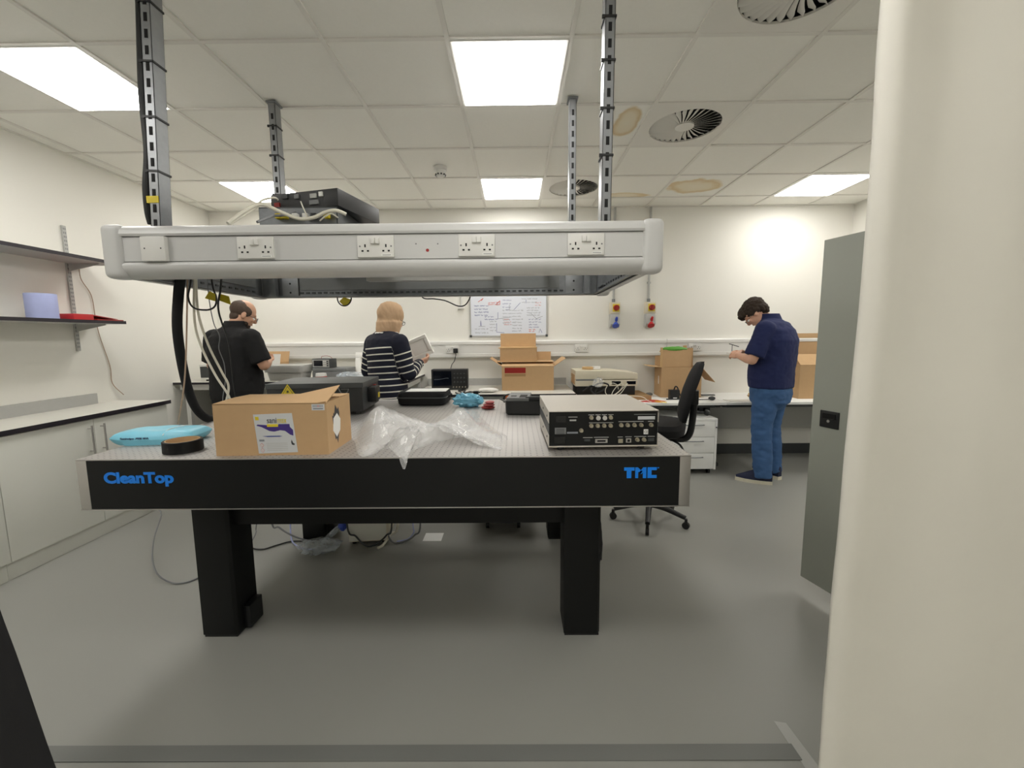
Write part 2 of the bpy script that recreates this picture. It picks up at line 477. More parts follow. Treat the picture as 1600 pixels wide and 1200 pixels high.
for i in cols:
    for j in rows:
        if (i, j) in LIGHTS or (i, j) in VENTS: continue
        x0, x1 = max(GX0+G*i, XL), min(GX0+G*(i+1), XR); y0, y1 = max(GY0+G*j, YF), min(GY0+G*(j+1), YB)
        if x1-x0 < 0.03 or y1-y0 < 0.03: continue
        if x1-x0 > 0.599 and y1-y0 > 0.599:
            me = tile_full
            if (i, j) in st_mats: me = MB().box(-0.3, 0.3, -0.3, 0.3, 0.006, 0.02).mesh('ceiling_tile', [st_mats[(i, j)]])
        else:
            hx, hy = (x1-x0)/2, (y1-y0)/2; me = MB().box(-hx, hx, -hy, hy, 0.006, 0.02).mesh('ceiling_tile', 'ceiling_tile')
        put('ceiling_tile', me, ceil, cw @ Vector(((x0+x1)/2, (y0+y1)/2, CH)))
for i in range(-3, 9):
    x = GX0+G*i; MB().box(x-0.012, x+0.012, YF, YB, CH-0.002, CH+0.012).part('grid_bar', 'grid_bar', ceil)
for j in range(-5, 6):
    y = GY0+G*j; MB().box(XL, XR, y-0.012, y+0.012, CH-0.001, CH+0.012).part('grid_bar', 'grid_bar', ceil)
MB().box(XL, XL+0.02, YF, YB, CH-0.002, CH+0.012).box(XR-0.02, XR, YF, YB, CH-0.002, CH+0.012).box(XL, XR, YB-0.02, YB, CH-0.002, CH+0.012).part('wall_angle', 'grid_bar', ceil)

LL = {(-2, 1): 'large lit square panel at the upper left beside the cable-wrapped post', (2, 1): 'brightest lit square ceiling panel above the hanging frame',
      (-2, 4): 'lit ceiling panel behind the rear left post', (2, 4): 'small far lit ceiling panel beside the round vent',
      (7, 4): 'lit ceiling panel at the far right near the corner', (7, 1): 'lit ceiling panel hidden behind the top of the curtain', (-2, -2): 'lit ceiling panel above the black drape',
      (2, -2): 'lit ceiling panel above the threshold strip', (7, -2): 'lit ceiling panel right of the curtain track', (-2, -5): 'lit ceiling panel behind the viewer at the left',
      (2, -5): 'lit ceiling panel right behind the viewer', (7, -5): 'added ceiling panel, unseen behind the viewer at the right'}
fr_me = MB()
for a in (-1, 1):
    fr_me.box(-0.285, 0.285, a*0.28-0.008, a*0.28+0.008, -0.004, 0.02); fr_me.box(a*0.28-0.008, a*0.28+0.008, -0.285, 0.285, -0.004, 0.02)
fr_me = fr_me.mesh('frame', 'white_plastic')
df_me = MB().box(-0.275, 0.275, -0.275, 0.275, -0.009, 0.018).mesh('diffuser', 'panel_light')  # lowered past its frame so the glowing sides brighten the ceiling around it
for (i, j) in LIGHTS:
    l = thing('ceiling_light', LL.get((i, j), 'lit square ceiling panel outside the picture'), 'light', (GX0+G*(i+0.5), GY0+G*(j+0.5), CH), group='square ceiling light panels')
    put('frame', fr_me, l); put('diffuser', df_me, l)

# swirl vents
VL = {(4, 2): 'round swirl vent in the ceiling right of the tall slotted post', (3, 4): 'far round swirl vent partly behind the slotted posts', (4, 0): 'large round swirl vent at the top edge beside the curtain'}
plate = MB(); N = 48; sq = []
for k in range(N):
    t = 2*math.pi*k/N; c, s_ = math.cos(t), math.sin(t); q = 0.288/max(abs(c), abs(s_)); sq.append((c*q, s_*q))
ci = [(0.235*math.cos(2*math.pi*k/N), 0.235*math.sin(2*math.pi*k/N)) for k in range(N)]
vs = [(x, y, 0) for x, y in sq]+[(x, y, 0) for x, y in ci]+[(x, y, 0.012) for x, y in sq]+[(x, y, 0.012) for x, y in ci]
fs = []
for k in range(N):
    n_ = (k+1) % N; fs += [(k, n_, N+n_, N+k), (2*N+k, 3*N+k, 3*N+n_, 2*N+n_), (N+k, N+n_, 3*N+n_, 3*N+k), (k, 2*N+k, 2*N+n_, n_)]
plate.add(vs, fs); plate = plate.mesh('face_plate', 'grid_bar')
blade = MB()
bp = []
for k in range(7):
    q = k/6; r = 0.055+0.174*q; w = (0.0030+0.0150*q)*(1.0 if q < 0.9 else 0.35); sw = 0.05*math.sin(q*1.3)
    bp.append((r, sw-w, 0.001)); bp.append((r, sw+w, 0.003+0.016*q))
vs = [Vector(p) for p in bp]; vs += [v+Vector((0, 0, 0.0015)) for v in vs]
fs = []
for k in range(6):
    a = 2*k; fs += [(a, a+2, a+3, a+1), (a+14, a+15, a+17, a+16), (a, a+14, a+16, a+2), (a+1, a+3, a+17, a+15)]
blade.add(vs, fs); blade = blade.mesh('blade', 'grid_bar')
hub = MB().cyl((0, 0, -0.002), (0, 0, 0.01), 0.062, n=32).mesh('hub', 'grid_bar')
void = MB().cyl((0, 0, 0.040), (0, 0, 0.044), 0.25, n=32).mesh('duct_opening', 'slot_dark')
for (i, j) in VENTS:
    v = thing('ceiling_vent', VL[(i, j)], 'vent', (GX0+G*(i+0.5), GY0+G*(j+0.5), CH), group='round swirl vents')
    put('face_plate', plate, v); put('hub', hub, v); put('duct_opening', void, v)
    for k in range(32): put('blade', blade, v, rot=(0, 0, 2*math.pi*k/32))
# smoke detector
p = at(688, 262, Z=CH)
sd = thing('smoke_detector', 'small white smoke detector on the ceiling', 'detector', (p.x, p.y, CH))
MB().cyl((0, 0, -0.022), (0, 0, 0.004), 0.055, 0.058, n=28).part('base', 'white_plastic', sd, local=True)
MB().lathe([(0.0, -0.075), (0.03, -0.073), (0.042, -0.062), (0.046, -0.026), (0.05, -0.022)], (0, 0, 0), 28).part('sensor_head', 'white_plastic', sd, local=True)
b_ = MB()
for k in range(10):
    t = 2*math.pi*k/10; M = Matrix.Rotation(t, 4, 'Z'); b_.box(0.036, 0.046, -0.007, 0.007, -0.066, -0.056, M)
b_.part('sensor_slots', 'dark_grey', sd, local=True)

# ------------------------------------------------------------------ double wall socket (faces -Y), used on the frame and the wall trunking
sk_plate = MB().box(-0.074, 0.074, -0.013, 0.0, -0.043, 0.043).mesh('double_socket', 'white_plastic', bevel=0.004)
sk_switch = MB().box(-0.0085, 0.0085, -0.022, -0.012, -0.012, 0.012).mesh('switch', 'white_plastic', bevel=0.002)
sk_earth = MB().box(-0.0028, 0.0028, -0.0136, -0.012, -0.006, 0.006).mesh('pin_hole', 'slot_dark')
sk_pin = MB().box(-0.0042, 0.0042, -0.0136, -0.012, -0.0032, 0.0032).mesh('pin_hole', 'slot_dark')
sk_screw = MB().cyl((0, -0.0137, 0), (0, -0.012, 0), 0.0034, n=10).mesh('screw', 'mid_grey')
sk_label = MB().box(-0.021, 0.021, -0.0138, -0.012, -0.0045, 0.0045).mesh('label_strip', 'paper_white')
sk_print = MB().box(-0.017, 0.017, -0.0141, -0.013, -0.0012, 0.0008).mesh('print', 'mid_grey')


def socket(parent, x, y, z, label=True):
    s = put('double_socket', sk_plate, parent, WM[parent].inverted() @ Vector((x, y, z)))
    for a in (-0.0095, 0.0095): put('switch', sk_switch, s, (a, 0, 0.021))
    for a in (-0.042, 0.042):
        put('pin_hole', sk_earth, s, (a, 0, 0.002)); put('pin_hole', sk_pin, s, (a-0.011, 0, -0.018)); put('pin_hole', sk_pin, s, (a+0.011, 0, -0.018))
    for a in (-0.063, 0.063): put('screw', sk_screw, s, (a, 0, 0.0))
    if label: put('label_strip', sk_label, s, (0.044, 0, -0.034)); put('print', sk_print, s, (0.044, 0, -0.034))
    return s


# ------------------------------------------------------------------ overhead service frame
FX0, FX1, FY0, FY1, FZ0, FZ1 = -1.668, 0.602, 1.745, 2.775, 1.672, 1.882
frame = thing('service_frame', 'grey overhead service frame with sockets hanging above the optical table', 'service frame', (-0.53, 2.26, FZ0))


def rail_profile(d):            # (depth, z) around the section, depth measured inwards
    return [(d, FZ0), (0.046, FZ0), (0.034, FZ0+0.004), (0.018, FZ0+0.014), (0.007, FZ0+0.030), (0.002, FZ0+0.046), (0.005, FZ0+0.056), (0.010, FZ0+0.0605), (0.020, FZ0+0.061), (0.020, FZ0+0.064), (0.011, FZ0+0.0645),
            (0.011, FZ0+0.160), (0.020, FZ0+0.1605), (0.020, FZ0+0.163), (0.004, FZ0+0.1635), (0.0, FZ0+0.172), (0.004, FZ0+0.188), (0.014, FZ0+0.201), (0.028, FZ0+0.208), (0.045, FZ1), (d, FZ1)]


RD = 0.075
MB().prism([(FY0+u, z) for u, z in rail_profile(RD)], 'x', FX0+0.075, FX1-0.075).part('front_rail', 'trunk_grey', frame)
MB().prism([(FY1-u, z) for u, z in rail_profile(RD)], 'x', FX0+0.075, FX1-0.075).part('back_rail', 'trunk_grey', frame)
MB().prism([(FX0+u, z) for u, z in rail_profile(RD)], 'y', FY0+0.07, FY1-0.07).part('side_rail', 'trunk_grey', frame)
MB().prism([(FX1-u, z) for u, z in rail_profile(RD)], 'y', FY0+0.07, FY1-0.07).part('side_rail', 'trunk_grey', frame)
for cx, cy in ((FX0-0.004, FY0-0.004), (FX1-0.082, FY0-0.004), (FX0-0.004, FY1-0.082), (FX1-0.082, FY1-0.082)):
    MB().box(cx, cx+0.086, cy, cy+0.086, FZ0-0.003, FZ1+0.003).part('corner_cap', 'trunk_grey', frame, bevel=0.03, seg=5)
# inner galvanised channels, open towards the middle
IN = RD
MB().box(FX0+0.09, FX1-0.09, FY1-IN-0.012, FY1-IN, FZ0+0.004, FZ1-0.004).box(FX0+0.09, FX1-0.09, FY1-IN-0.03, FY1-IN, FZ0+0.004, FZ0+0.012).box(FX0+0.09, FX1-0.09, FY1-IN-0.03, FY1-IN, FZ1-0.012, FZ1-0.004).part('inner_channel', 'galvanised', frame)
MB().box(FX0+0.09, FX1-0.09, FY0+IN, FY0+IN+0.012, FZ0+0.004, FZ1-0.004).box(FX0+0.09, FX1-0.09, FY0+IN, FY0+IN+0.03, FZ0+0.004, FZ0+0.012).part('inner_channel', 'galvanised', frame)
for x0, s in ((FX0+IN, 1), (FX1-IN, -1)):
    MB().box(min(x0, x0+s*0.012), max(x0, x0+s*0.012), FY0+0.09, FY1-0.09, FZ0+0.004, FZ1-0.004).box(min(x0, x0+s*0.03), max(x0, x0+s*0.03), FY0+0.09, FY1-0.09, FZ0+0.004, FZ0+0.012).box(min(x0, x0+s*0.03), max(x0, x0+s*0.03), FY0+0.09, FY1-0.09, FZ1-0.012, FZ1-0.004).part('inner_channel', 'galvanised', frame)
# smooth conduit liners and a row of dark slots along the channels
yb = FY1-IN-0.012
MB().box(FX0+0.33, FX1-0.32, yb-0.006, yb, FZ0+0.045, FZ0+0.115).part('channel_cover', 'mid_grey', frame)
slot_m = MB().box(-0.011, 0.011, -0.004, 0.0, -0.005, 0.005).mesh('slot', 'dark_grey')
fi = WM[frame].inverted()
for k in range(46):
    x = FX0+0.3+k*0.037
    if x < FX1-0.3: put('slot', slot_m, frame, fi @ Vector((x, yb-0.001, FZ0+0.028)))
for k in range(14):
    y = FY0+0.16+k*0.053
    put('slot', slot_m, frame, fi @ Vector((FX0+IN+0.013, y, FZ0+0.03)), (0, 0, math.pi/2))
    put('slot', slot_m, frame, fi @ Vector((FX1-IN-0.013, y, FZ0+0.03)), (0, 0, -math.pi/2))
MB().box(FX0+IN+0.012, FX0+IN+0.02, FY0+0.30, FY1-0.16, FZ0+0.055, FZ0+0.12).part('channel_cover', 'mid_grey', frame)
for x in (FX0+0.22, FX1-0.28):
    p_ = MB().box(x, x+0.10, yb-0.012, yb-0.004, FZ0+0.006, FZ1-0.03).part('joint_plate', 'galvanised_bright', frame, bevel=0.001)
    h_ = MB()
    for q in (0.03, 0.085, 0.145): h_.cyl((x+0.05, yb-0.0135, FZ0+q), (x+0.05, yb-0.0115, FZ0+q), 0.006, n=10)
    h_.part('bolt_holes', 'slot_dark', p_)
MB().box(FX0+IN+0.012, FX0+IN+0.03, FY0+0.14, FY0+0.30, FZ0+0.01, FZ1-0.02).part('joint_plate', 'galvanised', frame)
MB().box(FX1-IN-0.03, FX1-IN-0.012, FY1-0.36, FY1-0.22, FZ0+0.03, FZ1-0.02).part('joint_plate', 'galvanised', frame)
for x in (FX0+0.16, FX1-0.17):
    MB().box(x, x+0.035, yb-0.05, yb-0.01, FZ0+0.004, FZ1-0.006).part('corner_stanchion', 'galvanised', frame)
# loose bar of trunking lid lying inside the frame
MB().box(-0.86, -0.12, 2.50, 2.56, FZ0+0.075, FZ0+0.105, None).part('loose_lid', 'light_grey', frame)
# cross struts carrying the equipment on top, and two more
for x in (-1.16, -0.72, -0.10, 0.20):
    MB().box(x-0.02, x+0.02, FY0+0.05, FY1-0.05, FZ1-0.045, FZ1-0.004).part('cross_strut', 'galvanised', frame)
# sockets and blanking plate on the front rail
for px, py in ((401, 381), (588, 379), (745, 379), (915, 376)):
    q = at(px, py, Y=FY0+0.011); socket(frame, q.x, FY0+0.011, FZ0+0.112)
q = at(241, 385, Y=FY0)
bp_ = MB().box(q.x-0.05, q.x+0.05, FY0-0.009, FY0+0.011, FZ0+0.062, FZ0+0.160).part('blank_plate', 'white_plastic', frame, bevel=0.004)
MB().cyl((q.x-0.033, FY0-0.0098, FZ0+0.112), (q.x-0.033, FY0-0.008, FZ0+0.112), 0.003, n=8).cyl((q.x+0.033, FY0-0.0098, FZ0+0.112), (q.x+0.033, FY0-0.008, FZ0+0.112), 0.003, n=8).part('screws', 'dark_grey', bp_)
for (px, py, r) in ((668, 391, 0.0065), (650, 381, 0.003), (684, 381, 0.003)):
    q = at(px, py, Y=FY0+0.011)
    MB().cyl((q.x, FY0+0.0100, q.z), (q.x, FY0+0.0125, q.z), r, n=12).part('screw_hole', 'red_dark' if r > 0.005 else 'mid_grey', frame)
# posts up to the ceiling
slot_p = MB().box(-0.007, 0.007, -0.0012, 0.0006, -0.0165, 0.0165).mesh('slot', 'slot_dark', bevel=0.006)
tie_p = MB()
for a in (-1, 1):
    tie_p.box(-0.0245, 0.0245, a*0.033-0.0015, a*0.033+0.0015, -0.004, 0.004); tie_p.box(a*0.023-0.0015, a*0.023+0.0015, -0.0345, 0.0345, -0.004, 0.004)
tie_p.box(-0.033, -0.0225, -0.034, -0.026, -0.007, 0.005)
tie_p = tie_p.mesh('cable_tie', 'black_plastic')


def post(x, y, xt, ties, slots=True, plate_=True):
    h = CH-FZ1+0.03
    M = WM[frame].inverted() @ Vector((x, y, FZ1-0.03))
    lean = math.atan2(xt-x, h)
    me = MB()
    # C-section strut, open to the back
    me.box(-0.0205, 0.0205, -0.031, -0.0285, 0, h).box(-0.0205, -0.018, -0.031, 0.031, 0, h).box(0.018, 0.0205, -0.031, 0.031, 0, h).box(-0.0205, 0.0205, 0.0285, 0.031, 0, h)
    o = put('support_post', me.mesh('support_post', 'galvanised_bright'), frame, M, (0, lean, 0))
    k = 0.05
    while slots and k < h-0.05:
        put('slot', slot_p, o, (0, -0.0315, k)); k += 0.061
    for t in ties: put('cable_tie', tie_p, o, (0, 0, t))
    if plate_:
        put('ceiling_plate', MB().box(-0.03, 0.03, -0.04, 0.04, h-0.012, h-0.002).mesh('ceiling_plate', 'galvanised'), o)
    return o


post(-1.500, 1.85, -1.447, (0.26, 0.47, 0.68, 0.90))
post(0.384, 1.85, 0.392, (0.30, 0.48, 0.66, 0.82))
post(-1.455, 2.74, -1.455, (0.2, 0.45, 0.68, 0.85))
post(0.365, 2.74, 0.365, ())
# yellow tape band on the left front post
MB().box(-1.5235, -1.474, 1.8165, 1.8840, 1.985, 2.012).part('yellow_tape', 'yellow', frame)

# ------------------------------------------------------------------ optical table
TX0, TX1, TY0, TY1, TZ = -1.742, 0.690, 1.610, 3.115, 0.950
table = thing('optical_table', 'long black optical table with a drilled steel top', 'optical table', ((TX0+TX1)/2, (TY0+TY1)/2, 0))
TB = 0.745
MB().box(TX0, TX1, TY0, TY1, TZ-0.005, TZ).part('top_plate', 'drilled_steel', table, bevel=0.0015)
MB().box(TX0+0.02, TX1-0.02, TY0+0.02, TY1-0.02, TB+0.01, TZ-0.006).part('core', 'black_matt', table)
MB().box(TX0, TX1, TY0, TY1, TB-0.004, TB).part('bottom_plate', 'steel', table)
MB().box(TX0+0.042, TX1-0.044, TY0+0.002, TY0+0.02, TB+0.001, TZ-0.006).part('front_panel', 'black_matt', table)
MB().box(TX0+0.042, TX1-0.044, TY1-0.02, TY1-0.002, TB+0.001, TZ-0.006).part('back_panel', 'black_matt', table)
for x0, x1 in ((TX0+0.001, TX0+0.042), (TX1-0.044, TX1-0.001)):
    MB().box(x0, x1, TY0+0.001, TY1-0.001, TB, TZ-0.005).part('end_trim', 'steel', table, bevel=0.002)
LEGX = ((-1.500, -1.335), (0.223, 0.393))
for xi, (x0, x1) in enumerate(LEGX):
    for y0 in (1.858, 2.815):
        l = MB().prism([(x0, y0), (x1-0.012, y0), (x1, y0+0.012), (x1, y0+0.165), (x0, y0+0.165)], 'z', 0.012, TB-0.004).part('leg', 'black_matt', table, bevel=0.002)
        MB().box(x0+0.004, x1-0.004, y0+0.004, y0+0.16, 0, 0.012).part('foot_pad', 'black_plastic', l)
        s = 1 if xi == 0 else -1
        xe = x1 if xi == 0 else x0
        if xi == 0: MB().box(min(xe, xe+s*0.035), max(xe, xe+s*0.035), y0+0.05, y0+0.15, 0.012, 0.125).part('levelling_block', 'black_plastic', l, bevel=0.004)
for y0 in (1.90, 2.855):
    MB().box(LEGX[0][1], LEGX[1][0], y0, y0+0.08, 0.545, TB-0.004).part('tie_beam', 'black_matt', table)
for x0, x1 in LEGX:
    MB().box(x0+0.04, x1-0.04, 2.023, 2.815, 0.545, TB-0.004).part('tie_beam', 'black_matt', table)
# lettering on the black front
text('lettering', 'CleanTop', 'blue_letters', table, (-1.636, TY0+0.0012, 0.838), (1, 0, 0), (0, 0, 1), 0.278, 0.060, bold=0.045)


def tmc():
    x, z, w, h = 0.426, 0.8585, 0.130, 0.0435
    m = MB(); k = w/430; f = h/150   # drawn in a 430 x 150 box
    def poly(pts): m.prism([(x+a*k, z+(150-b)*f) for a, b in pts], 'y', TY0+0.0008, TY0+0.0025)
    poly([(5, 0), (140, 0), (140, 45), (100, 45), (100, 150), (40, 150), (40, 45), (5, 45)])
    poly([(150, 0), (185, 0), (245, 60), (220, 90), (190, 60), (190, 150), (150, 150)])
    poly([(250, 0), (295, 0), (295, 150), (250, 150)])
    poly([(249, 8), (249, 72), (226, 96), (200, 70)])
    poly([(310, 0), (430, 0), (430, 40), (362, 40), (362, 108), (430, 108), (430, 150), (310, 150)])
    m.prism([(x+w+0.003, z+h-0.004), (x+w+0.009, z+h-0.004), (x+w+0.009, z+h), (x+w+0.003, z+h)], 'y', TY0+0.0008, TY0+0.002)
    m.part('logo', 'blue_letters', table)


tmc()

# ------------------------------------------------------------------ left wall: base cabinets, worktop, shelves
CY = [1.15, 2.34, 3.55]
CLAB = ['white base cabinet nearest the viewer on the left wall', 'white base cabinet with two bar handles under the left worktop']
for k in range(2):
    y0, y1 = CY[k], CY[k+1]
    c = thing('base_cabinet', CLAB[k], 'cabinet', (-3.2, (y0+y1)/2, 0), group='white base cabinets on the left wall')
    MB().box(XL+0.002, -3.006, y0+0.001, y1-0.001, 0.115, 0.868).part('carcass', 'panel_white', c)
    MB().box(XL+0.05, -3.02, y0+0.001, y1-0.001, 0, 0.114).part('plinth', 'panel_white', c)
    ym = 2.915 if k else (y0+y1)/2
    for a, b, hy in ((y0, ym, ym-0.045), (ym, y1, ym+0.045)):
        d = MB().box(-3.004, -2.985, a+0.002, b-0.002, 0.118, 0.864).part('door', 'panel_white', c, bevel=0.0015)
        MB().cyl((-2.955, hy, 0.625), (-2.955, hy, 0.825), 0.006, n=10).cyl((-2.955, hy, 0.645), (-2.984, hy, 0.645), 0.004, n=8).cyl((-2.955, hy, 0.805), (-2.984, hy, 0.805), 0.004, n=8).part('bar_handle', 'steel', d)
wt = thing('worktop', 'white worktop with a dark edge on the left wall cabinets', 'worktop', (-3.22, 2.3, 0.87))
MB().box(XL+0.001, -2.975, CY[0], 3.58, 0.87, 0.90).part('slab', 'worktop', wt)
MB().box(-2.975, -2.972, CY[0], 3.58, 0.870, 0.8995).box(XL+0.001, -2.972, 3.58, 3.583, 0.870, 0.8995).part('edge_band', 'black_edge', wt)
MB().box(XL+0.001, XL+0.018, CY[0], 3.41, 0.9005, 0.985).part('upstand', 'light_grey', wt)

sh_lab = ['upper dark-edged wall shelf left of the hanging frame', 'lower dark-edged wall shelf carrying the blue roll']
for z, lab in ((2.02, sh_lab[0]), (1.557, sh_lab[1])):
    s = thing('wall_shelf', lab, 'shelf', (-3.3, 2.5, z), group='shelves on the left wall')
    MB().box(XL+0.016, -3.15, 1.2, 3.43, z-0.012, z+0.012).part('board', 'light_grey', s)
    MB().box(-3.15, -3.147, 1.2, 3.43, z-0.012, z+0.012).box(XL+0.016, -3.147, 3.43, 3.433, z-0.012, z+0.012).part('edge_band', 'black_edge', s)
    for y in (3.315, 2.3):
        MB().prism([(XL+0.016, z-0.013), (-3.2, z-0.013), (-3.2, z-0.022), (XL+0.016, z-0.07)], 'y', y-0.004, y+0.004).part('bracket', 'light_grey', s)
for y, lab in ((3.315, 'slotted metal shelf upright on the left wall beside the red folders'), (2.3, 'slotted metal shelf upright beyond the left picture edge')):
    u = thing('shelf_upright', lab, 'shelf rail', (XL, y, 1.33), group='slotted shelf uprights')
    MB().box(XL, XL+0.014, y-0.014, y+0.014, 1.335, 2.29).part('rail', 'light_grey', u)
    m = MB(); k = 1.36
    while k < 2.28: m.box(XL+0.0138, XL+0.0146, y-0.009, y-0.003, k, k+0.014).box(XL+0.0138, XL+0.0146, y+0.003, y+0.009, k, k+0.014); k += 0.03
    m.part('slots', 'mid_grey', u)
# things on the lower shelf
zs = 1.569
r = thing('paper_roll', 'pale blue paper towel roll on the lower wall shelf', 'paper roll', (-3.26, 2.90, zs))
m = MB().lathe([(0.028, 0.0), (0.078, 0.0), (0.080, 0.004), (0.080, 0.166), (0.078, 0.17), (0.028, 0.17)], (-3.26, 2.93, zs), 40)
m.part('paper', 'pale_blue_paper', r)
MB().lathe([(0.024, 0.001), (0.028, 0.001), (0.028, 0.169), (0.024, 0.169), (0.024, 0.001)], (-3.26, 2.93, zs), 24).part('core_tube', 'card', r)
f = thing('red_folder', 'red plastic file box lying open on the lower wall shelf', 'folder', (-3.27, 3.12, zs))
MB().box(-3.38, -3.175, 3.055, 3.20, zs, zs+0.042).part('box', 'red_plastic', f, bevel=0.003)
MB().prism([(3.20, zs+0.040), (3.40, zs+0.014), (3.40, zs+0.011), (3.20, zs+0.034)], 'x', -3.36, -3.18).part('lid', 'red_plastic', f)
MB().box(-3.37, -3.16, 3.21, 3.425, zs+0.0005, zs+0.008).part('base_sheet', 'red_dark', f)
cable('hanging_cord', [(XL+0.008, 3.40, 2.0), (XL+0.012, 3.40, 1.9), (XL+0.008, 3.47, 1.78), (XL+0.01, 3.48, 1.6), (XL+0.008, 3.50, 1.45), (XL+0.006, 3.56, 1.2), (XL+0.01, 3.56, 1.05), (XL+0.02, 3.64, 0.94)], 0.003, 'cable_brown', 'thin brownish cord hanging down the left wall behind the shelves')

# ------------------------------------------------------------------ back wall: trunking, whiteboard, isolators
tr = thing('dado_trunking', 'white dado trunking running along the back wall', 'trunking', (0.2, YB, 1.17))
TZ0, TZ1 = 1.175, 1.372
prof = [(YB, TZ0), (YB-0.055, TZ0), (YB-0.067, TZ0+0.012), (YB-0.067, TZ0+0.045), (YB-0.060, TZ0+0.047), (YB-0.060, TZ0+0.150), (YB-0.067, TZ0+0.152), (YB-0.067, TZ1-0.016), (YB-0.055, TZ1), (YB, TZ1)]
MB().prism(prof, 'x', XL+0.001, XR-0.001).part('profile', 'trunk_white', tr)
for x in (-1.6, 0.1, 1.75): MB().box(x-0.0015, x+0.0015, YB-0.0685, YB-0.05, TZ0+0.002, TZ1-0.002).part('joint', 'light_grey', tr)
for x in (-1.62, -0.715, 0.77, 2.07): socket(tr, x, YB-0.061, TZ0+0.098, label=False)

wb = thing('whiteboard', 'whiteboard covered in blue and red handwriting on the back wall', 'whiteboard', (-0.06, YB, 1.41))
W0, W1, WZ0, WZ1 = -0.515, 0.385, 1.412, 2.012
MB().box(W0+0.012, W1-0.012, YB-0.012, YB, WZ0+0.012, WZ1-0.012).part('board', 'whiteboard', wb)
m = MB()
for a in (W0, W1-0.016): m.box(a, a+0.016, YB-0.018, YB-0.0005, WZ0, WZ1)
for a in (WZ0, WZ1-0.016): m.box(W0, W1, YB-0.018, YB-0.0005, a, a+0.016)
m.part('frame', 'light_grey', wb)
for a, b in ((W0-0.003, WZ0-0.003), (W1-0.024, WZ0-0.003), (W0-0.003, WZ1-0.024), (W1-0.024, WZ1-0.024)):
    MB().box(a, a+0.027, YB-0.021, YB-0.0004, b, b+0.027).part('corner_piece', 'dark_grey', wb, bevel=0.003)
rnd = random.Random(5)
yw = YB-0.0124


def scribble(m, x, z, w, h, wid):
    """one word of illegible handwriting as a thin ribbon"""
    n = max(4, int(w/0.006)); pts = []
    for i in range(n+1):
        pts.append((x+w*i/n, z+h*(0.5+0.5*math.sin(i*2.1+rnd.random()*2))*(0.6+0.4*rnd.random())))
    for (xa, za), (xb, zb) in zip(pts, pts[1:]): stroke(m, xa, za, xb, zb, wid)


def stroke(m, xa, za, xb, zb, wid=0.0022):
    wid *= 1.35
    d = Vector((xb-xa, 0, zb-za)); 
    if d.length < 1e-5: return
    nrm = Vector((-d.z, 0, d.x)).normalized()*wid/2
    A = Vector((xa, yw, za)); B = Vector((xb, yw, zb)); t = Vector((0, -0.0006, 0))
    m.add([A-nrm+t, B-nrm+t, B+nrm+t, A+nrm+t], [(0, 1, 2, 3)])


def lines(m, x, z, w, n, step, h=0.016, wid=0.0022, indent=0.0):
    for k in range(n):
        xx = x+indent*k; end = x+w*(0.6+0.4*rnd.random())
        while xx < end:
            ww = 0.02+0.045*rnd.random(); scribble(m, xx, z-k*step, min(ww, end-xx+0.01), h, wid); xx += ww+0.012


def P(px, py): q = at(px, py, Y=YB-0.012); return q.x, q.z


mb, mr, mg = MB(), MB(), MB()
x, z = P(741, 479); lines(mb, x, z, 0.20, 4, 0.036, wid=0.003)
x, z = P(757, 496); lines(mb, x, z, 0.17, 2, 0.03, wid=0.003)
x, z = P(742, 515); lines(mg, x, z, 0.16, 2, 0.045)
x, z = P(785, 486); lines(mg, x, z, 0.12, 5, 0.036)
x, z = P(800, 486); lines(mg, x, z, 0.14, 6, 0.034)
x, z = P(823, 482); lines(mg, x, z, 0.16, 4, 0.028)
x, z = P(826, 500); lines(mb, x, z, 0.14, 4, 0.03)
x, z = P(785, 470); lines(mb, x, z, 0.13, 3, 0.04)
x, z = P(815, 468); lines(mg, x, z, 0.2, 2, 0.04)
x, z = P(800, 514); lines(mg, x, z, 0.12, 2, 0.03)
x, z = P(765, 503); lines(mg, x, z, 0.1, 4, 0.035)
x, z = P(763, 474); lines(mr, x, z, 0.13, 2, 0.02, wid=0.004)
x, z = P(826, 516); lines(mr, x, z, 0.07, 2, 0.02, wid=0.003)
x, z = P(836, 474); lines(mr, x, z, 0.08, 2, 0.028)
x, z = P(787, 500); lines(mr, x, z, 0.08, 3, 0.03)
for a in (((747, 472), (755, 466), (752, 470)), ((775, 476), (781, 470), (781, 476), (775, 476))):
    for (q0, q1) in zip(a, a[1:]): stroke(mr, *P(*q0), *P(*q1), 0.005)
for a in (((748, 510), (751, 510), (751, 501), (752, 510), (758, 510)), ((803, 484), (813, 473)), ((790, 484), (796, 484), (796, 476)), ((776, 505), (776, 519), (788, 520)),
          ((822, 474), (822, 468)), ((830, 490), (838, 498), (848, 494)), ((842, 520), (844, 514), (847, 520)), ((778, 488), (778, 498), (797, 496))):
    for (q0, q1) in zip(a, a[1:]): stroke(mg if random.random() < 0.5 else mb, *P(*q0), *P(*q1), 0.003)
mb.part('blue_handwriting', 'ink_blue', wb); mr.part('red_handwriting', 'ink_red', wb); mg.part('grey_handwriting', 'ink_grey', wb)
MB().box(-0.07, 0.1, YB-0.06, YB-0.0185, WZ0-0.006, WZ0+0.003).part('pen_tray', 'dark_grey', wb)

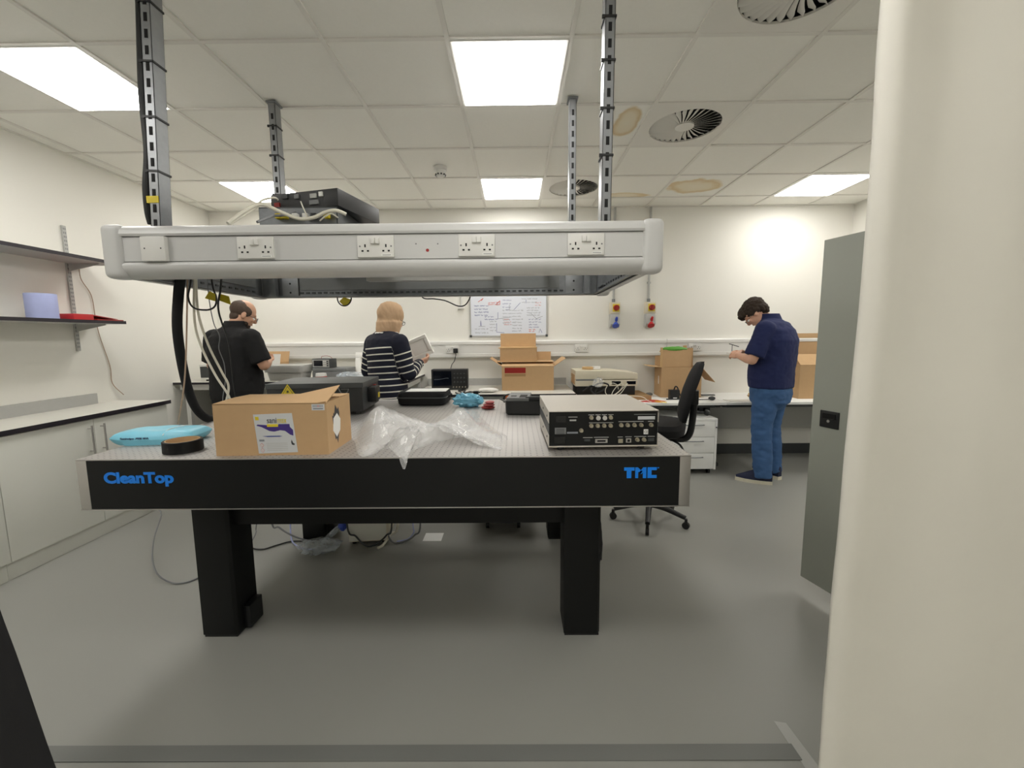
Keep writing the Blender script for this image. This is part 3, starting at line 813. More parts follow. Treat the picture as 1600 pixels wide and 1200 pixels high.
# isolator switches with conduit
for (x, col_, lab) in ((1.150, 'blue_plastic', 'wall isolator with a red rotary knob and blue socket below'), (1.552, 'red_plastic', 'wall isolator with a red rotary knob and red socket below')):
    iso = thing('isolator_switch', lab, 'isolator', (x, YB, 1.5), group='isolators on the back wall')
    MB().cyl((x-0.01, YB-0.016, 1.80), (x-0.01, YB-0.016, CH-0.003), 0.0125, n=12).part('conduit', 'light_grey', iso)
    MB().cyl((x-0.01, YB-0.016, 1.795), (x-0.01, YB-0.016, 1.83), 0.018, n=12).part('gland', 'mid_grey', iso)
    for zz in (2.0, 2.4): MB().box(x-0.032, x+0.012, YB-0.012, YB-0.0005, zz, zz+0.02).part('saddle', 'light_grey', iso)
    sb = MB().box(x-0.058, x+0.058, YB-0.075, YB, 1.662, 1.790).part('switch_box', 'beige', iso, bevel=0.006)
    MB().box(x-0.03, x+0.045, YB-0.080, YB-0.075, 1.685, 1.770).part('yellow_plate', 'yellow', sb)
    MB().cyl((x+0.01, YB-0.080, 1.727), (x+0.01, YB-0.105, 1.727), 0.034, 0.03, n=24).box(x+0.002, x+0.018, YB-0.125, YB-0.1, 1.70, 1.755).part('rotary_knob', 'red_dark', sb)
    so = MB().prism([(YB, 1.51), (YB-0.05, 1.505), (YB-0.095, 1.545), (YB-0.075, 1.66), (YB, 1.66)], 'x', x-0.055, x+0.052).part('socket_box', 'light_grey', iso, bevel=0.006)
    d = Vector((0, -0.62, -0.78))
    c0 = Vector((x+0.004, YB-0.065, 1.548))
    MB().cyl(c0, c0+d*0.035, 0.034, 0.038, n=24).part('socket_ring', col_, so)
    MB().cyl(c0+Vector((0.006, -0.008, 0.03)), c0+Vector((0.006, -0.045, 0.07)), 0.02, 0.012, n=12).part('hinged_cap', col_, so)
sb = thing('wall_box', 'small white box on the wall left of the whiteboard', 'box', (-0.61, YB, 1.735))
MB().box(-0.645, -0.575, YB-0.035, YB, 1.735, 1.765).part('lower_box', 'white_plastic', sb, bevel=0.004)
MB().cyl((-0.605, YB-0.014, 1.765), (-0.605, YB-0.014, 2.1), 0.011, n=10).part('conduit', 'white_plastic', sb)

# ------------------------------------------------------------------ back benches
def bench(name, lab, x0, x1, y0, z, th, legs, group):
    b = thing(name, lab, 'bench', ((x0+x1)/2, (y0+YB)/2, 0), group=group)
    MB().box(x0, x1, y0+0.003, YB-0.001, z-th, z).part('top', 'worktop', b)
    MB().box(x0, x1, y0, y0+0.003, z-th, z-0.0005).box(x1, x1+0.003, y0, YB-0.001, z-th, z-0.0005).part('edge_band', 'black_edge', b)
    MB().box(x0+0.03, x1-0.03, y0+0.05, y0+0.08, z-th-0.06, z-th-0.001).box(x0+0.03, x1-0.03, YB-0.12, YB-0.09, z-th-0.06, z-th-0.001).box(x1-0.06, x1-0.03, y0+0.08, YB-0.12, z-th-0.06, z-th-0.001).part('underframe', 'white_plastic', b)
    for lx in legs:
        for ly in (y0+0.05, YB-0.12): MB().box(lx-0.02, lx+0.02, ly, ly+0.04, 0, z-th-0.061).part('leg', 'white_plastic', b)
    return b


b1 = bench('lab_bench', 'tall white bench behind the two people at the left', XL+0.002, -1.06, 4.20, 0.985, 0.022, (-3.35, -2.25, -1.11), 'benches along the back wall')
MB().box(-3.30, -2.15, 4.60, 4.62, 0.0, 0.86).part('back_panel', 'light_grey', b1)
b2 = bench('lab_bench', 'white bench with a black edge under the whiteboard', -1.02, 0.602, 4.13, 0.848, 0.022, (-0.97, 0.55), 'benches along the back wall')
MB().box(-1.02, 0.602, YB-0.02, YB-0.001, 0.8485, 0.93).thing('bench_upstand', 'light_grey', 'low grey upstand behind the middle bench', 'upstand')
MB().box(-0.95, 0.53, 4.66, 4.68, 0.0, 0.80).part('back_panel', 'mid_grey', b2)


def desk(lab, x0, x1):
    d = thing('desk', lab, 'desk', ((x0+x1)/2, 4.5, 0), group='white desks at the right of the back wall')
    z = 0.735; y0 = 4.195
    MB().box(x0, x1, y0, YB-0.001, z-0.026, z).part('top', 'paper_white', d, bevel=0.002)
    MB().box(x0+0.05, x1-0.05, YB-0.06, YB-0.042, 0.32, z-0.03).part('modesty_panel', 'light_grey', d)
    for lx in (x0+0.035, x1-0.035):
        MB().box(lx-0.025, lx+0.025, YB-0.24, YB-0.16, 0.03, z-0.027).box(lx-0.025, lx+0.025, y0+0.25, YB-0.06, 0, 0.03).box(lx-0.02, lx+0.02, y0+0.10, YB-0.16, z-0.065, z-0.027).part('leg_frame', 'dark_grey', d)
    MB().box(x0+0.06, x1-0.06, y0+0.12, y0+0.15, z-0.07, z-0.027).part('beam', 'dark_grey', d)
    return z


DZ = desk('white desk holding the beige instrument and the open box', 0.63, 2.13)
desk('white desk behind the man in the navy polo', 2.135, 3.80)

# ------------------------------------------------------------------ generic soft shapes
def nz(p, s, seed=0.0): return mnoise.noise(Vector(p)*s+Vector((seed, seed*1.3, seed*0.7)))


def crumple(c, size, seed, n=26, m=16, amp=0.35, freq=1.0, M=None):
    """a crumpled soft lump resting on z = c.z"""
    mb = MB().sphere((0, 0, 0), 1.0, n=n, m=m)
    out = []
    for v in mb.v:
        d = v.normalized()
        k = 1+amp*(abs(nz(d, 2.3*freq, seed))*1.2-0.25)+amp*0.5*(abs(nz(d, 5.0*freq, seed+3))-0.2)
        q = Vector((d.x*size[0]/2*k, d.y*size[1]/2*k, max(-0.95, d.z)*size[2]/2*k+size[2]/2*0.95))
        q.z = max(q.z, 0.0)
        out.append((M @ q if M is not None else q)+Vector(c))
    mb.v = out
    return mb


def flap(mb, p0, p1, d, length, t=0.004):
    """a cardboard flap hinged on the edge p0-p1, going along d"""
    p0, p1 = Vector(p0), Vector(p1); d = Vector(d).normalized()*length
    n = (p1-p0).cross(d).normalized()*t
    mb.add([p0, p1, p1+d, p0+d, p0+n, p1+n, p1+d+n, p0+d+n], [(0, 1, 2, 3), (7, 6, 5, 4), (0, 4, 5, 1), (1, 5, 6, 2), (2, 6, 7, 3), (3, 7, 4, 0)])


def carton(name, lab, loc, rz, w, d, h, flaps, group=None, t=0.004):
    """open cardboard box; local frame: x width, y depth (front at 0), z up; flaps: side -> (direction, length)"""
    b = thing(name, lab, 'box', loc, rz, group)
    MB().box(0, w, 0, t, 0, h).part('front_wall', 'card', b, local=True)
    MB().box(0, w, d-t, d, 0, h).part('back_wall', 'card', b, local=True)
    MB().box(0, t, t, d-t, 0, h).part('side_wall', 'card', b, local=True)
    MB().box(w-t, w, t, d-t, 0, h).part('side_wall', 'card', b, local=True)
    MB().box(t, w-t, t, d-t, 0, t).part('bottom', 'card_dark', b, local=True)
    E_ = {'front': ((0, 0, h), (w, 0, h)), 'back': ((0, d, h), (w, d, h)), 'left': ((0, 0, h), (0, d, h)), 'right': ((w, 0, h), (w, d, h))}
    for side, dr, ln in flaps:
        m = MB(); flap(m, *E_[side], dr, ln); m.part('flap', 'card', b, local=True)
    return b


# ------------------------------------------------------------------ on the optical table
# cardboard carton at the front
bx = thing('cardboard_box', 'brown cardboard box with a white and violet label on the optical table', 'box', (-1.205, 1.648, TZ), math.radians(1.5))
w, d, h, t = 0.450, 0.255, 0.212, 0.004
MB().box(0, w, 0, t, 0, h).part('front_wall', 'card', bx, local=True)
MB().box(0, w, d-t, d, 0, h).part('back_wall', 'card', bx, local=True)
MB().box(0, t, t, d-t, 0, h).part('side_wall', 'card', bx, local=True)
MB().box(w-t, w, t, d-t, 0, h).part('side_wall', 'card', bx, local=True)
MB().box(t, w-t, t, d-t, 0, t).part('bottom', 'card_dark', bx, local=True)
MB().add([(0, 0, h), (w, 0, h), (w+0.012, 0.118, h+0.058), (w*0.55, 0.13, h+0.012), (w*0.3, 0.135, h+0.006), (0.06, 0.125, h+0.012), (0, 0.12, h+0.006),
          (0, 0, h-t), (w, 0, h-t), (w+0.012, 0.118, h+0.058-t), (w*0.55, 0.13, h+0.012-t), (w*0.3, 0.135, h+0.006-t), (0.06, 0.125, h+0.012-t), (0, 0.12, h+0.006-t)],
         [(0, 1, 2, 3, 4, 5, 6), (13, 12, 11, 10, 9, 8, 7)]+[(i, i+7, (i+1) % 7+7, (i+1) % 7) for i in range(7)]).part('top_flap', 'card', bx, local=True)
m = MB(); flap(m, (w, d, h), (0, d, h), (0, -1, 0.02), 0.12, t); m.part('top_flap', 'card', bx, local=True)
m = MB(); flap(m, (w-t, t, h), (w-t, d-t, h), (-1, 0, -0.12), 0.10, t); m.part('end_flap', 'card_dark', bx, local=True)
lb = MB().prism([(0.158, 0.168), (0.312, 0.172), (0.326, 0.012), (0.170, 0.008)], 'y', -0.0008, 0.0).part('product_label', 'label_grey', bx, local=True)
L = lambda u, v: (0.158+0.010*(1-v)+u*0.155, 0.012+v*0.158)    # label space -> face
def onlabel(name, pts, m_, k=1): MB().prism([L(u, v) for u, v in pts], 'y', -0.0008-0.0004*k, -0.0007).part(name, m_, lb, local=True)
onlabel('yellow_square', [(0.04, 0.93), (0.13, 0.93), (0.13, 0.84), (0.04, 0.84)], 'yellow')
top = [(0.05, 0.72), (0.30, 0.70), (0.6, 0.67), (0.62, 0.73), (0.88, 0.73), (0.90, 0.62)]
onlabel('violet_swoosh', [(0.05, 0.70), (0.08, 0.73), (0.32, 0.71), (0.60, 0.70), (0.62, 0.735), (0.90, 0.735), (0.90, 0.66), (0.97, 0.58), (0.96, 0.43), (0.88, 0.46), (0.76, 0.56), (0.64, 0.575), (0.48, 0.54), (0.36, 0.56), (0.18, 0.66)], 'violet')
onlabel('yellow_bar', [(0.32, 0.735), (0.60, 0.735), (0.60, 0.665), (0.32, 0.665)], 'yellow', 2)
onlabel('violet_line', [(0.15, 0.425), (0.35, 0.435), (0.60, 0.435), (0.68, 0.42), (0.60, 0.405), (0.3, 0.402)], 'ink_blue')
onlabel('bottle_icon', [(0.90, 0.33), (0.93, 0.24), (0.97, 0.22), (0.95, 0.18), (0.89, 0.2), (0.88, 0.26)], 'ink_dark')
for vv in (0.19, 0.06):
    onlabel('hazard_diamond', [(0.12, vv+0.06), (0.17, vv), (0.12, vv-0.06), (0.07, vv)], 'pink_red'); onlabel('hazard_inner', [(0.12, vv+0.045), (0.157, vv), (0.12, vv-0.045), (0.083, vv)], 'paper_white', 2)
    onlabel('hazard_symbol', [(0.115, vv+0.02), (0.125, vv+0.02), (0.125, vv-0.02), (0.115, vv-0.02)], 'ink_dark', 3)
onlabel('print_block', [(0.07, 0.34), (0.20, 0.34), (0.20, 0.29), (0.07, 0.29)], 'ink_grey')
for k in range(5): onlabel('print_line', [(0.24, 0.24-k*0.045), (0.78, 0.245-k*0.045), (0.78, 0.235-k*0.045), (0.24, 0.23-k*0.045)], 'mid_grey' if k == 9 else 'light_grey')
A = WM[bx]
def wl(u, v): q = L(u, v); return A @ Vector((q[0], -0.0016, q[1]))
text('brand_word', 'sani', 'ink_dark', lb, wl(0.33, 0.76), (1, 0.026, 0.0), (0, 0, 1), 0.038, 0.022, depth=0.0003)
text('brand_word', 'max', 'yellow', lb, wl(0.60, 0.765), (1, 0.026, 0.0), (0, 0, 1), 0.036, 0.016, depth=0.0003)
sk = MB().box(0.392, 0.443, -0.0008, 0, 0.182, 0.207).part('batch_sticker', 'label_grey', bx, local=True)
for k in range(9): MB().box(0.397+k*0.0046, 0.3993+k*0.0046, -0.0012, -0.0006, 0.195, 0.203).part('bar', 'pink_red' if 3 < k < 6 else 'ink_grey', sk, local=True)
MB().box(0.398, 0.437, -0.0012, -0.0006, 0.186, 0.191).part('print_line', 'ink_grey', sk, local=True)
def onside(name, pts, m_, k=0): return MB().prism([(y, z) for y, z in pts], 'x', w-0.0003, w+0.0006+0.0005*k).part(name, m_, bx, local=True)
onside('handling_mark', [(0.086, 0.190), (0.108, 0.166), (0.118, 0.176), (0.126, 0.150), (0.12, 0.085), (0.098, 0.024), (0.088, 0.048), (0.076, 0.042), (0.060, 0.10), (0.052, 0.150), (0.062, 0.144), (0.066, 0.160), (0.074, 0.152)], 'ink_dark')
onside('hexagon_sticker', [(0.100, 0.152), (0.134, 0.122), (0.126, 0.074), (0.088, 0.052), (0.054, 0.086), (0.062, 0.136)], 'paper_white', 1)

# blue wipes packet
c = at(253, 683, Z=TZ+0.02)
pk = thing('wipes_packet', 'light blue plastic packet with printed text on the optical table', 'packet', (c.x, c.y+0.01, TZ), math.radians(8))


def pillow(u, v):
    x = (u-0.5)*0.335; y = (v-0.5)*0.18*(1-0.10*abs(2*u-1)**3)
    e = max(0.0, (1-abs(2*u-1)**4.5)*(1-abs(2*v-1)**5))
    z = 0.026+0.036*(e**0.42)+0.008*nz((x, y, 0), 12, 2)*e
    tip = abs(2*u-1)**4
    return x, y, z+0.010*tip*(1 if u < 0.5 else 0.55)


def pillow_b(u, v):
    x, y, z = pillow(u, v); e = max(0.0, (1-abs(2*u-1)**4.5)*(1-abs(2*v-1)**5)); return x, y, max(0.0005, z-0.0005-0.075*e**0.4)


MB().grid(pillow, 40, 20).grid(pillow_b, 40, 20).part('pouch', 'packet_blue', pk, local=True, angle=60)
A = WM[pk]
text('print', 'Saniwipe 70% IPA', 'ink_navy', pk, A @ Vector((-0.118, -0.0915, 0.030)), A.to_3x3() @ Vector((1, -0.01, -0.02)), A.to_3x3() @ Vector((0, 0.25, 0.95)), 0.115, 0.010, depth=0.0015)
MB().tube([(0.052, -0.088, 0.044), (0.058, -0.05, 0.0635), (0.075, 0.03, 0.0635), (0.08, 0.07, 0.055)], 0.002, n=6).part('seal_strip', 'paper_white', pk, local=True)
# tape roll
c = at(283, 694, Y=1.725)
tp = thing('tape_roll', 'wide roll of black tape beside the blue packet', 'tape', (c.x, 1.735, TZ))
MB().lathe([(0.060, 0.0), (0.069, 0.0), (0.071, 0.002), (0.071, 0.046), (0.069, 0.048), (0.060, 0.048)], (0, 0, 0), 44).part('tape', 'black_matt', tp, local=True)
MB().lathe([(0.057, 0.001), (0.061, 0.001), (0.061, 0.0485), (0.057, 0.0485), (0.057, 0.001)], (0, 0, 0), 36).part('core', 'card', tp, local=True)

# laser head
lz = thing('laser_unit', 'low dark grey laser unit with a yellow warning triangle on the optical table', 'laser', (-1.22, 2.72, TZ), math.radians(5.0))
MB().box(-0.285, 0.275, -0.205, 0.205, 0.02, 0.166).part('housing', 'device_front', lz, local=True, bevel=0.004)
MB().box(-0.29, 0.28, -0.21, 0.21, 0.166, 0.198).part('lid', 'device_grey', lz, local=True, bevel=0.004)
for a in (-0.24, 0.23):
    for b in (-0.17, 0.17): MB().cyl((a, b, 0), (a, b, 0.02), 0.018, n=14).part('foot', 'black_plastic', lz, local=True)
tri = MB().prism([(-0.205, 0.128), (-0.115, 0.128), (-0.160, 0.196)], 'y', -0.212, -0.2095).part('warning_triangle', 'yellow', lz, local=True)
MB().prism([(-0.193, 0.134), (-0.127, 0.134), (-0.160, 0.185)], 'y', -0.2124, -0.2118).part('triangle_border', 'ink_dark', tri, local=True)
MB().prism([(-0.188, 0.137), (-0.132, 0.137), (-0.160, 0.180)], 'y', -0.2128, -0.2122).part('triangle_field', 'yellow', tri, local=True)
m = MB().cyl((-0.16, -0.2132, 0.151), (-0.16, -0.2126, 0.151), 0.006, n=10)
for k in range(8):
    a = k*math.pi/4; m.box(0.007, 0.012, -0.2132, -0.2126, -0.0007, 0.0007, Matrix.Translation((-0.16, 0, 0.151)) @ Matrix.Rotation(a, 4, 'Y'))
m.part('laser_burst', 'ink_dark', tri, local=True)
MB().tube([(0.105, -0.2125, 0.135), (0.118, -0.2125, 0.163), (0.135, -0.2125, 0.165), (0.15, -0.2125, 0.138), (0.168, -0.2125, 0.128), (0.188, -0.2125, 0.142), (0.196, -0.2125, 0.16)], 0.003, n=6).part('wave_emblem', 'mid_grey', lz, local=True)
MB().box(0.15, 0.196, -0.2128, -0.21, 0.158, 0.161).part('emblem_bar', 'mid_grey', lz, local=True)
sw = MB().box(0.275, 0.325, -0.09, 0.03, 0.06, 0.155).part('shutter_block', 'black_plastic', lz, local=True, bevel=0.004)
MB().box(0.3253, 0.327, -0.03, 0.015, 0.08, 0.112).part('yellow_label', 'yellow', sw, local=True)
MB().sphere((0.278, 0.07, 0.135), 0.007, n=10, m=6).part('indicator_light', 'red_led', lz, local=True)
MB().box(0.275, 0.290, 0.05, 0.09, 0.10, 0.155).part('indicator_panel', 'red_dark', lz, local=True)

# black zipped case with a sheet of paper
cs = thing('padded_case', 'black padded case on the optical table behind the plastic bag', 'case', (-0.64, 2.97, TZ), math.radians(-3))
MB().loft([((0, 0, 0.0), 0.152, 0.118), ((0, 0, 0.012), 0.166, 0.130), ((0, 0, 0.05), 0.170, 0.133), ((0, 0, 0.082), 0.166, 0.130), ((0, 0, 0.094), 0.155, 0.120)], n=48, pw=7).part('shell', 'black_cloth', cs, local=True)
MB().tube([(0.172*math.copysign(abs(math.cos(t))**0.28, math.cos(t)), 0.135*math.copysign(abs(math.sin(t))**0.28, math.sin(t)), 0.055) for t in [2*math.pi*k/40 for k in range(40)]], 0.004, n=6, sub=1, closed=True).part('zip', 'dark_grey', cs, local=True)
MB().tube([(0.168, -0.04, 0.05), (0.185, -0.02, 0.06), (0.185, 0.03, 0.06), (0.168, 0.05, 0.05)], 0.006, n=8).part('handle', 'black_cloth', cs, local=True)
MB().box(-0.755, -0.475, 2.875, 3.04, 1.0450, 1.0465).thing('paper_sheet', 'paper_white', 'white paper sheet lying on the black padded case', 'paper')

# clear plastic bag spread over the table front
outline = [(553, 672), (555, 694), (566, 714), (606, 702), (620, 712), (632, 719), (645, 706), (668, 696), (722, 683), (750, 690), (782, 704), (792, 682), (770, 668), (752, 652), (742, 640), (722, 650), (690, 662), (650, 660), (610, 650), (578, 650)]
oc = Vector((-0.42, 1.90, TZ)); ow = [at(x, y, Z=TZ) for x, y in outline]
ow = smooth(ow, 4, closed=True)


def bag_sheet(scale, lift, seed):
    m = MB(); K = 16; n = len(ow); vs = []
    for j in range(K+1):
        s = j/K
        for i, o in enumerate(ow):
            p = oc+(o-oc)*s*scale; p = Vector((p.x, p.y, TZ))
            left = math.exp(-((p.x+0.66)**2/0.016+(p.y-1.93)**2/0.03))
            hump = math.exp(-((p.x+0.285)**2/0.0035+(p.y-2.13)**2/0.012))
            mid = math.exp(-((p.x+0.38)**2/0.05+(p.y-1.86)**2/0.012))
            edge = max(0.0, 1-s**5)
            cr = abs(nz(p, 9, seed))*0.055+abs(nz(p, 22, seed+5))*0.022
            z = (0.130*left+0.085*hump+0.045*mid+0.01+cr)*edge+lift*edge
            jx = 0.012*nz(p, 18, seed+9)*edge
            zz = TZ+0.001+z
            if p.y < TY0-0.002: zz = TZ-0.006-(TY0-p.y)*0.8
            vs.append((p.x+jx, p.y+jx*0.6, zz))
    fs = [(j*n+i, j*n+(i+1) % n, (j+1)*n+(i+1) % n, (j+1)*n+i) for j in range(K) for i in range(n)]
    return m.add(vs, fs)


bg = thing('plastic_bag', 'crumpled clear plastic bag spread over the table front', 'bag', (-0.42, 1.9, TZ))
bag_sheet(1.0, 0.0, 1.0).part('upper_film', 'clear_film', bg, angle=180)
bag_sheet(0.94, -0.006, 7.0).part('inner_film', 'clear_film', bg, angle=180)

crumple((-0.315, 2.80, TZ), (0.19, 0.11, 0.090), 4, n=40, m=24, amp=0.42, freq=1.25).thing('blue_pouch', 'bag_blue', 'small crumpled light blue pouch behind the clear bag', 'pouch', angle=50)
rp = thing('red_pads', 'little stack of reddish pads beside the light blue pouch', 'pads', (-0.175, 2.70, TZ), 0.15)
for k in range(3): crumple((0.006*k, 0, 0.0005+0.017*k), (0.090-0.014*k, 0.06, 0.021), 11+k, n=18, m=8, amp=0.15).part('pad', 'pink_red' if k else 'red_dark', rp, local=True)

# open black hard case with grey foam
oc_ = thing('open_case', 'open black hard case half with grey foam insert', 'case', (0.075, 2.60, TZ), math.radians(-6))
W, D, H = 0.25, 0.27, 0.085
MB().loft([((0, 0, 0.0), W/2-0.012, D/2-0.012), ((0, 0, 0.01), W/2-0.003, D/2-0.003), ((0, 0, H), W/2, D/2), ((0, 0, H), W/2-0.008, D/2-0.008), ((0, 0, 0.05), W/2-0.010, D/2-0.010)], n=48, pw=9).part('shell', 'black_plastic', oc_, local=True)
MB().box(-W/2+0.012, W/2-0.012, -D/2+0.012, D/2-0.012, 0.045, 0.078).box(-W/2+0.012, 0.02, -D/2+0.012, D/2-0.012, 0.078, 0.103).part('foam', 'mid_grey', oc_, local=True)
MB().box(-0.095, -0.06, -0.06, -0.02, 0.1025, 0.1035).box(-0.04, 0.005, -0.10, 0.02, 0.1025, 0.1035).box(0.03, 0.10, -0.1, 0.09, 0.0778, 0.0785).part('foam_wells', 'slot_dark', oc_, local=True)
MB().box(0.0, 0.11, -0.118, -0.105, 0.078, 0.11).part('rim', 'black_plastic', oc_, local=True, bevel=0.003)
m = MB(); flap(m, (-W/2-0.002, -0.02, 0.055), (-W/2-0.002, 0.03, 0.055), (-1, 0, 0.55), 0.05, 0.003); m.part('latch', 'dark_grey', oc_, local=True)
ho = thing('orange_strap', 'orange handled tool behind the open black case', 'tool', (0.0, 2.93, TZ))
MB().tube([(-0.075, 0, 0.006), (-0.075, 0, 0.045), (-0.045, 0, 0.062), (0.045, 0, 0.062), (0.07, 0, 0.045), (0.07, 0, 0.006)], 0.006, n=8).part('frame_loop', 'black_plastic', ho, local=True)
MB().box(-0.066, 0.062, -0.004, 0.004, 0.008, 0.056).part('panel', 'orange', ho, local=True, bevel=0.003)
# foam trays further back
for k, (x0, lab) in enumerate(((0.16, 'grey foam tray with a dark well left of the other on the table'), (0.40, 'grey foam tray with a dark well behind the rack instrument'))):
    ft = thing('foam_tray', lab, 'foam tray', (x0+0.11, 2.98, TZ), group='grey foam trays')
    m = MB(); W, D = 0.11, 0.10
    m.box(-W, W, -D, -D+0.03, 0, 0.034).box(-W, W, D-0.03, D, 0, 0.034).box(-W, -W+0.035, -D+0.03, D-0.03, 0, 0.034).box(W-0.035, W, -D+0.03, D-0.03, 0, 0.034)
    m.part('foam', 'mid_grey', ft, local=True, bevel=0.003)
    MB().box(-W+0.036, W-0.036, -D+0.031, D-0.031, 0, 0.012).part('well', 'slot_dark', ft, local=True)

# rack instrument, back panel towards the camera
ri = thing('rack_instrument', 'grey and black rack instrument showing its rear connectors', 'instrument', (0.36, 1.69, TZ), math.radians(1.0))
W, D, Z0, Z1 = 0.222, 0.46, 0.018, 0.166
MB().box(-W, W, 0.006, D, Z0+0.004, Z1-0.004).part('chassis', 'black_matt', ri, local=True)
MB().box(-W-0.002, W+0.002, -0.004, D, Z1-0.004, Z1).part('top_cover', 'instrument_case', ri, local=True, bevel=0.0012)
MB().box(-W-0.002, W+0.002, -0.004, D, Z0-0.002, Z0+0.003).part('bottom_cover', 'instrument_case', ri, local=True)
for s in (-1, 1):
    for za, zb in ((Z1-0.05, Z1-0.004), (Z0+0.003, Z0+0.05)):
        MB().box(min(s*W, s*(W+0.002)), max(s*W, s*(W+0.002)), -0.004, D, za, zb).part('side_cover', 'instrument_case', ri, local=True)
    MB().box(min(s*W, s*(W+0.001)), max(s*W, s*(W+0.001)), 0.0, D, Z0+0.05, Z1-0.05).part('side_recess', 'dark_grey', ri, local=True)
    for zz in (Z0+0.03, Z1-0.03):
        for yy in (0.06, 0.25): MB().cyl((s*(W+0.002), yy, zz), (s*(W+0.004), yy, zz), 0.005, n=10).part('screw', 'dark_grey', ri, local=True)
for a in (-0.17, 0.165):
    for b in (0.03, D-0.04): MB().cyl((a, b, 0), (a, b, Z0), 0.014, n=14).part('foot', 'black_plastic', ri, local=True)
MB().box(-W+0.002, W-0.002, 0.0, 0.006, Z0+0.003, Z1-0.004).part('rear_panel', 'black_matt', ri, local=True)
RX = lambda px: -W+(px-858)/169*2*W      # panel pixels -> panel metres
RZ = lambda py: Z1-0.004-(py-648)/48*(Z1-Z0-0.008)
bnc = MB().cyl((0, 0, 0), (0, -0.004, 0), 0.0085, n=14).cyl((0, -0.004, 0), (0, -0.016, 0), 0.006, n=14).cyl((0, -0.016, 0), (0, -0.017, 0), 0.0048, n=12).mesh('coax_connector', 'brass')
cap = MB().cyl((0, 0, 0), (0, -0.014, 0), 0.0095, n=16).mesh('coax_cap', 'chrome')
def conn(px, py, me=bnc, nm='coax_connector'): put(nm, me, ri, (RX(px), 0.0, RZ(py)))
for x in (923.5, 953.5): conn(x, 656.5)
for x in (933.5, 943.5): conn(x, 656.5, cap, 'coax_cap')
for x in (923.5, 933.5, 943.5, 953.5): conn(x, 668)
for x in (970, 980, 990.5, 1001, 1016.5): conn(x, 667.5)
for x in (995.5, 1006): conn(x, 688.5)
conn(908, 674.5)
def pan(nm, x0, x1, y0, y1, m_, dep=0.0012): MB().box(RX(x0), RX(x1), -dep, 0.0, RZ(y1), RZ(y0)).part(nm, m_, ri, local=True)
pan('label_plate', 996, 1022.5, 655.5, 660, 'label_grey'); pan('label_plate', 990, 1024, 652.3, 653.2, 'mid_grey')
pan('ce_label', 1005.5, 1012.5, 674, 681, 'paper_white'); pan('rating_label', 867, 884.5, 670.5, 679.5, 'mid_grey')
for k in range(4): pan('print_line', 869, 882, 672+k*2, 672.8+k*2, 'ink_dark', 0.0018)
pan('print_line', 886, 903, 676.5, 679, 'ink_grey', 0.0006)
for x0, x1, y in ((919, 928, 652.2), (930, 938, 652.2), (940, 948, 652.2), (950, 958, 652.2), (920, 958, 663.5), (966, 1005, 662.3), (1012, 1021, 662.3), (911, 926, 684.5), (928, 951, 684.3), (965, 973, 684.2), (977, 987, 684), (991, 1010, 683.8), (1012, 1023, 683.8), (888, 902, 655)):
    pan('print_line', x0, x1, y, y+0.9, 'light_grey', 0.0006)
pan('power_inlet', 866, 883, 683, 693, 'black_gloss', 0.003); pan('fan_grille', 868, 884, 654, 663, 'black_gloss', 0.002)
pan('port', 930, 949, 687, 692.5, 'steel', 0.004); pan('port_slot', 933, 946, 688.5, 691, 'slot_dark', 0.0045)
pan('port', 890, 900, 659, 661, 'light_grey', 0.003); pan('port', 913, 922, 687, 690, 'dark_grey', 0.003)
pan('port', 966, 973, 687, 693, 'brass', 0.004); pan('network_port', 978, 986, 686.5, 692.5, 'steel', 0.004); pan('port_slot', 980, 984, 688, 691.5, 'slot_dark', 0.0045)
pan('port', 1013, 1022, 686.5, 691, 'dark_grey', 0.002)
text('ce_mark', 'CE', 'ink_dark', ri, WM[ri] @ Vector((RX(1006.5), -0.0014, RZ(679.5))), WM[ri].to_3x3() @ Vector((1, 0, 0)), (0, 0, 1), 0.0135, 0.011, depth=0.0004)
# loose wire on the table left of the box
cable('thin_wire', [(-1.48, 2.20, TZ+0.003), (-1.43, 2.16, TZ+0.02), (-1.38, 2.16, TZ+0.022), (-1.30, 2.20, TZ+0.004), (-1.24, 2.25, TZ+0.003)], 0.0025, 'dark_grey', 'short thin grey wire lying left of the cardboard box')

# ------------------------------------------------------------------ on the left back bench (z = 0.985)
BZ = 0.985
g = thing('bench_meter', 'small grey and white bench instrument beside the man in black', 'instrument', (-3.10, 4.42, BZ))
MB().box(-0.15, 0.14, -0.10, 0.12, 0.035, 0.150).part('body', 'dark_grey', g, local=True, bevel=0.004)
MB().box(-0.152, 0.142, -0.104, 0.122, 0.150, 0.168).part('lid', 'white_plastic', g, local=True, bevel=0.003)
MB().box(-0.14, -0.05, -0.108, -0.06, 0.018, 0.035).part('front_lip', 'white_plastic', g, local=True)
for a in (-0.10, 0.10):
    for b in (-0.07, 0.09): MB().cyl((a, b, 0), (a, b, 0.035), 0.014, n=12).part('foot', 'black_plastic', g, local=True)
